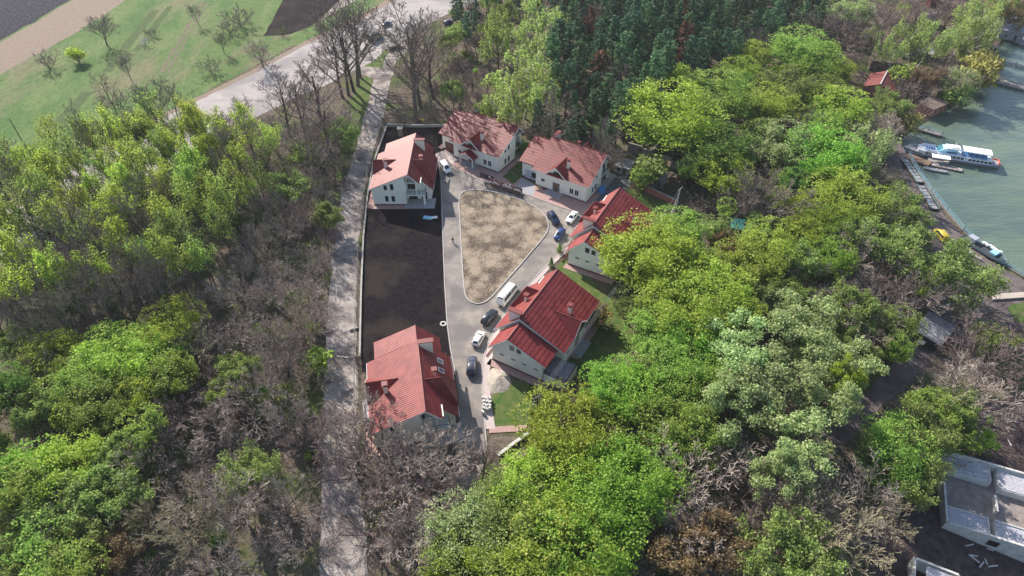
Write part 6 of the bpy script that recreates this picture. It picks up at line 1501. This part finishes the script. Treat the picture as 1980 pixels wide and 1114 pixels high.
# pines
wood([(1070, -60), (1620, -60), (1590, 40), (1480, 60), (1420, 110), (1290, 150), (1255, 225), (1170, 255), (1090, 240), (1060, 160), (1075, 60)], 4.6, [('pine', 'pine', 6), ('pine', 'pinel', 6), ('pine', 'pinebr', .35), ('bare', 'dark', .5)], (.62, 1.12))
wood([(1040, 225), (1090, 235), (1180, 255), (1240, 235), (1230, 300), (1160, 300), (1070, 262)], 4.5, [('pine', 'pine', 5), ('tall', 'dark', 2), ('bare', 'dark', 3), ('pine', 'pinel', 1)], (.6, .85))
wood([(870, -40), (960, -60), (1070, -60), (1060, 30), (980, 40), (940, 70), (890, 60)], 5.5, [('pine', 'pine', 3), ('weep', 'olive', 3), ('bare', 'dark', 3)], (.6, .9))
# purple bare wood behind the upper houses
wood([(780, 130), (860, 60), (950, 60), (955, 215), (900, 205), (850, 200), (765, 215)], 5.0, [('bare', 'purple', 5), ('veil', 'olive', 2), ('bush', 'purple', 2), ('shrub', 'green', 1), ('bare', 'dark', 2)], (.5, .75))
# tall open wood along the road
wood([(0, 320), (130, 292), (240, 264), (330, 240), (430, 280), (500, 268), (520, 330), (440, 470), (360, 545), (200, 565), (0, 600), (-60, 450)], 4.5, [('slim', 'lime', 4), ('slim', 'green', 4), ('slim', 'yellow', 3), ('slim', 'olive', 3), ('slim', 'vivid', 1.5), ('tall', 'dark', .5)], (.75, 1.05))
# brown-grey wood beside the track
wood([(430, 230), (560, 215), (655, 215), (668, 330), (640, 430), (628, 560), (615, 680), (560, 740), (440, 700), (360, 610), (440, 490), (520, 330)], 4.4, [('bare', 'grey', 9), ('bare', 'purple', 2), ('veil', 'olive', 1.5), ('bare', 'straw', 2), ('tall', 'dark', .6)], (.5, .8))
wood([(320, 600), (440, 700), (590, 720), (605, 900), (600, 1130), (220, 1130), (215, 1000), (240, 880), (340, 780)], 5.6, [('bare', 'grey', 8), ('bare', 'purple', 2), ('veil', 'olive', 1.2), ('bare', 'straw', 2.5)], (.6, 1.0))
wood([(0, 640), (200, 650), (320, 620), (350, 720), (300, 810), (230, 880), (220, 1130), (-60, 1130), (-60, 700)], 6.0, [('round', 'green', 3), ('round', 'lime', 2), ('veil', 'olive', 5), ('round', 'deep', 1), ('bare', 'grey', 1), ('round', 'yellow', 1)], (.55, .8), .6)
wood([(655, 215), (700, 190), (690, 240), (670, 300), (655, 330)], 4.5, [('shrub', 'lime', 3), ('shrub', 'green', 2), ('bare', 'grey', 2)], (.5, .7))
# green wood right of the court
wood([(1265, 170), (1420, 110), (1620, 60), (1680, 200), (1680, 300), (1640, 480), (1560, 600), (1440, 620), (1340, 560), (1330, 420), (1400, 400), (1390, 330), (1300, 310)], 7.4, [('round', 'green', 3), ('round', 'lime', 2), ('bare', 'dark', 4), ('veil', 'olive', 3), ('round', 'deep', 1.5), ('bare', 'purple', 1)], (.5, .75), .9)
wood([(1245, 640), (1340, 560), (1400, 700), (1420, 900), (1330, 1130), (1180, 1130), (900, 1130), (960, 1000), (1080, 900), (1170, 800)], 7.0, [('veil', 'olive', 3), ('round', 'green', 1.5), ('bare', 'dark', 2), ('veil', 'green', 2)], (.5, .75), .85)
wood([(1340, 880), (1440, 900), (1560, 900), (1600, 950), (1700, 900), (1790, 880), (1740, 960), (1680, 1130), (1440, 1130), (1300, 1130)], 6.0, [('bare', 'grey', 4), ('bare', 'straw', 3), ('bare', 'purple', 2), ('veil', 'brown', 1), ('shrub', 'deep', 1)], (.45, .7), .7)
wood([(1600, 380), (1740, 330), (1790, 440), (1800, 520), (1780, 640), (1690, 760), (1560, 620)], 6.2, [('veil', 'olive', 3), ('bare', 'grey', 3), ('bare', 'dark', 2), ('round', 'green', 1)], (.5, .75), .75)
wood([(1840, 680), (1990, 620), (1990, 760), (1860, 820), (1760, 860), (1780, 760)], 6.0, [('bare', 'purple', 4), ('bare', 'grey', 3), ('veil', 'olive', 2), ('shrub', 'green', 1)], (.5, .75), .75)
wood([(1600, -40), (2000, -60), (1960, 20), (1900, 80), (1860, 170), (1790, 190), (1720, 250), (1680, 200), (1640, 80)], 6.5, [('bare', 'purple', 4), ('bush', 'grey', 2), ('veil', 'olive', 2), ('weep', 'birch', 1), ('bare', 'dark', 2), ('shrub', 'green', 1)], (.5, .75), .8)
# undergrowth
wood([(0, 320), (330, 230), (600, 240), (640, 420), (610, 700), (590, 1100), (0, 1100)], 9.0, [('shrub', 'olive', 3), ('shrub', 'deep', 2), ('bush', 'grey', 3), ('shrub', 'green', 2)], (.7, 1.2), .0, 150, zref=2)
wood([(1300, 150), (1700, 150), (1760, 420), (1780, 600), (1600, 850), (1250, 1100), (1180, 900), (1300, 600), (1340, 420)], 9.5, [('shrub', 'olive', 3), ('shrub', 'deep', 2), ('bush', 'grey', 3), ('bush', 'dark', 2)], (.7, 1.2), .0, 120, zref=2)

ORD = ['', 'first', 'second', 'third', 'fourth', 'fifth', 'sixth', 'seventh', 'eighth', 'ninth']
NUM = ['', 'one', 'two', 'three', 'four', 'five', 'six', 'seven', 'eight', 'nine']
for lab, lst in LABELLED.items():
    if len(lst) == 1: continue
    for px, py, o in lst: o['group'] = (lab + ' group') if len(lab) < 50 else lab
    if len(lst) <= 9:
        lst.sort(key=lambda q: q[0]); n = len(lst)
        for i, (px, py, o) in enumerate(lst):
            w = ('leftmost' if i == 0 else 'rightmost' if i == n - 1 else ORD[i + 1] + ' from left'); full = lab + ', ' + w + (' of ' + NUM[n] if n > 2 else ' of two')
            o['label'] = full if len(full.split()) <= 16 else lab + ', ' + w
            if len(o['label'].split()) > 16: print('LONG', o['label'])
for i, o in enumerate(list(COL.objects)):
    pass
print('trees', len(PLANTED), {k: sum(1 for l in LABELLED for _ in LABELLED[l] if KINDW[k] in l) for k in KINDW})

# thin spring haze over the valley
hz = bpy.data.materials.new('haze_air'); hz.use_nodes = True; nt = hz.node_tree; nt.nodes.remove(nt.nodes['Principled BSDF']); pv = _n(nt, 'ShaderNodeVolumePrincipled')
pv.inputs['Color'].default_value = (0.88, 0.92, 1.0, 1); pv.inputs['Density'].default_value = 0.00009; pv.inputs['Anisotropy'].default_value = 0.2; nt.links.new(pv.outputs[0], nt.nodes['Material Output'].inputs['Volume'])
tag(MB().box((0, 900, 47), (3300, 3600, 120)).build('haze', hz), kind='stuff')
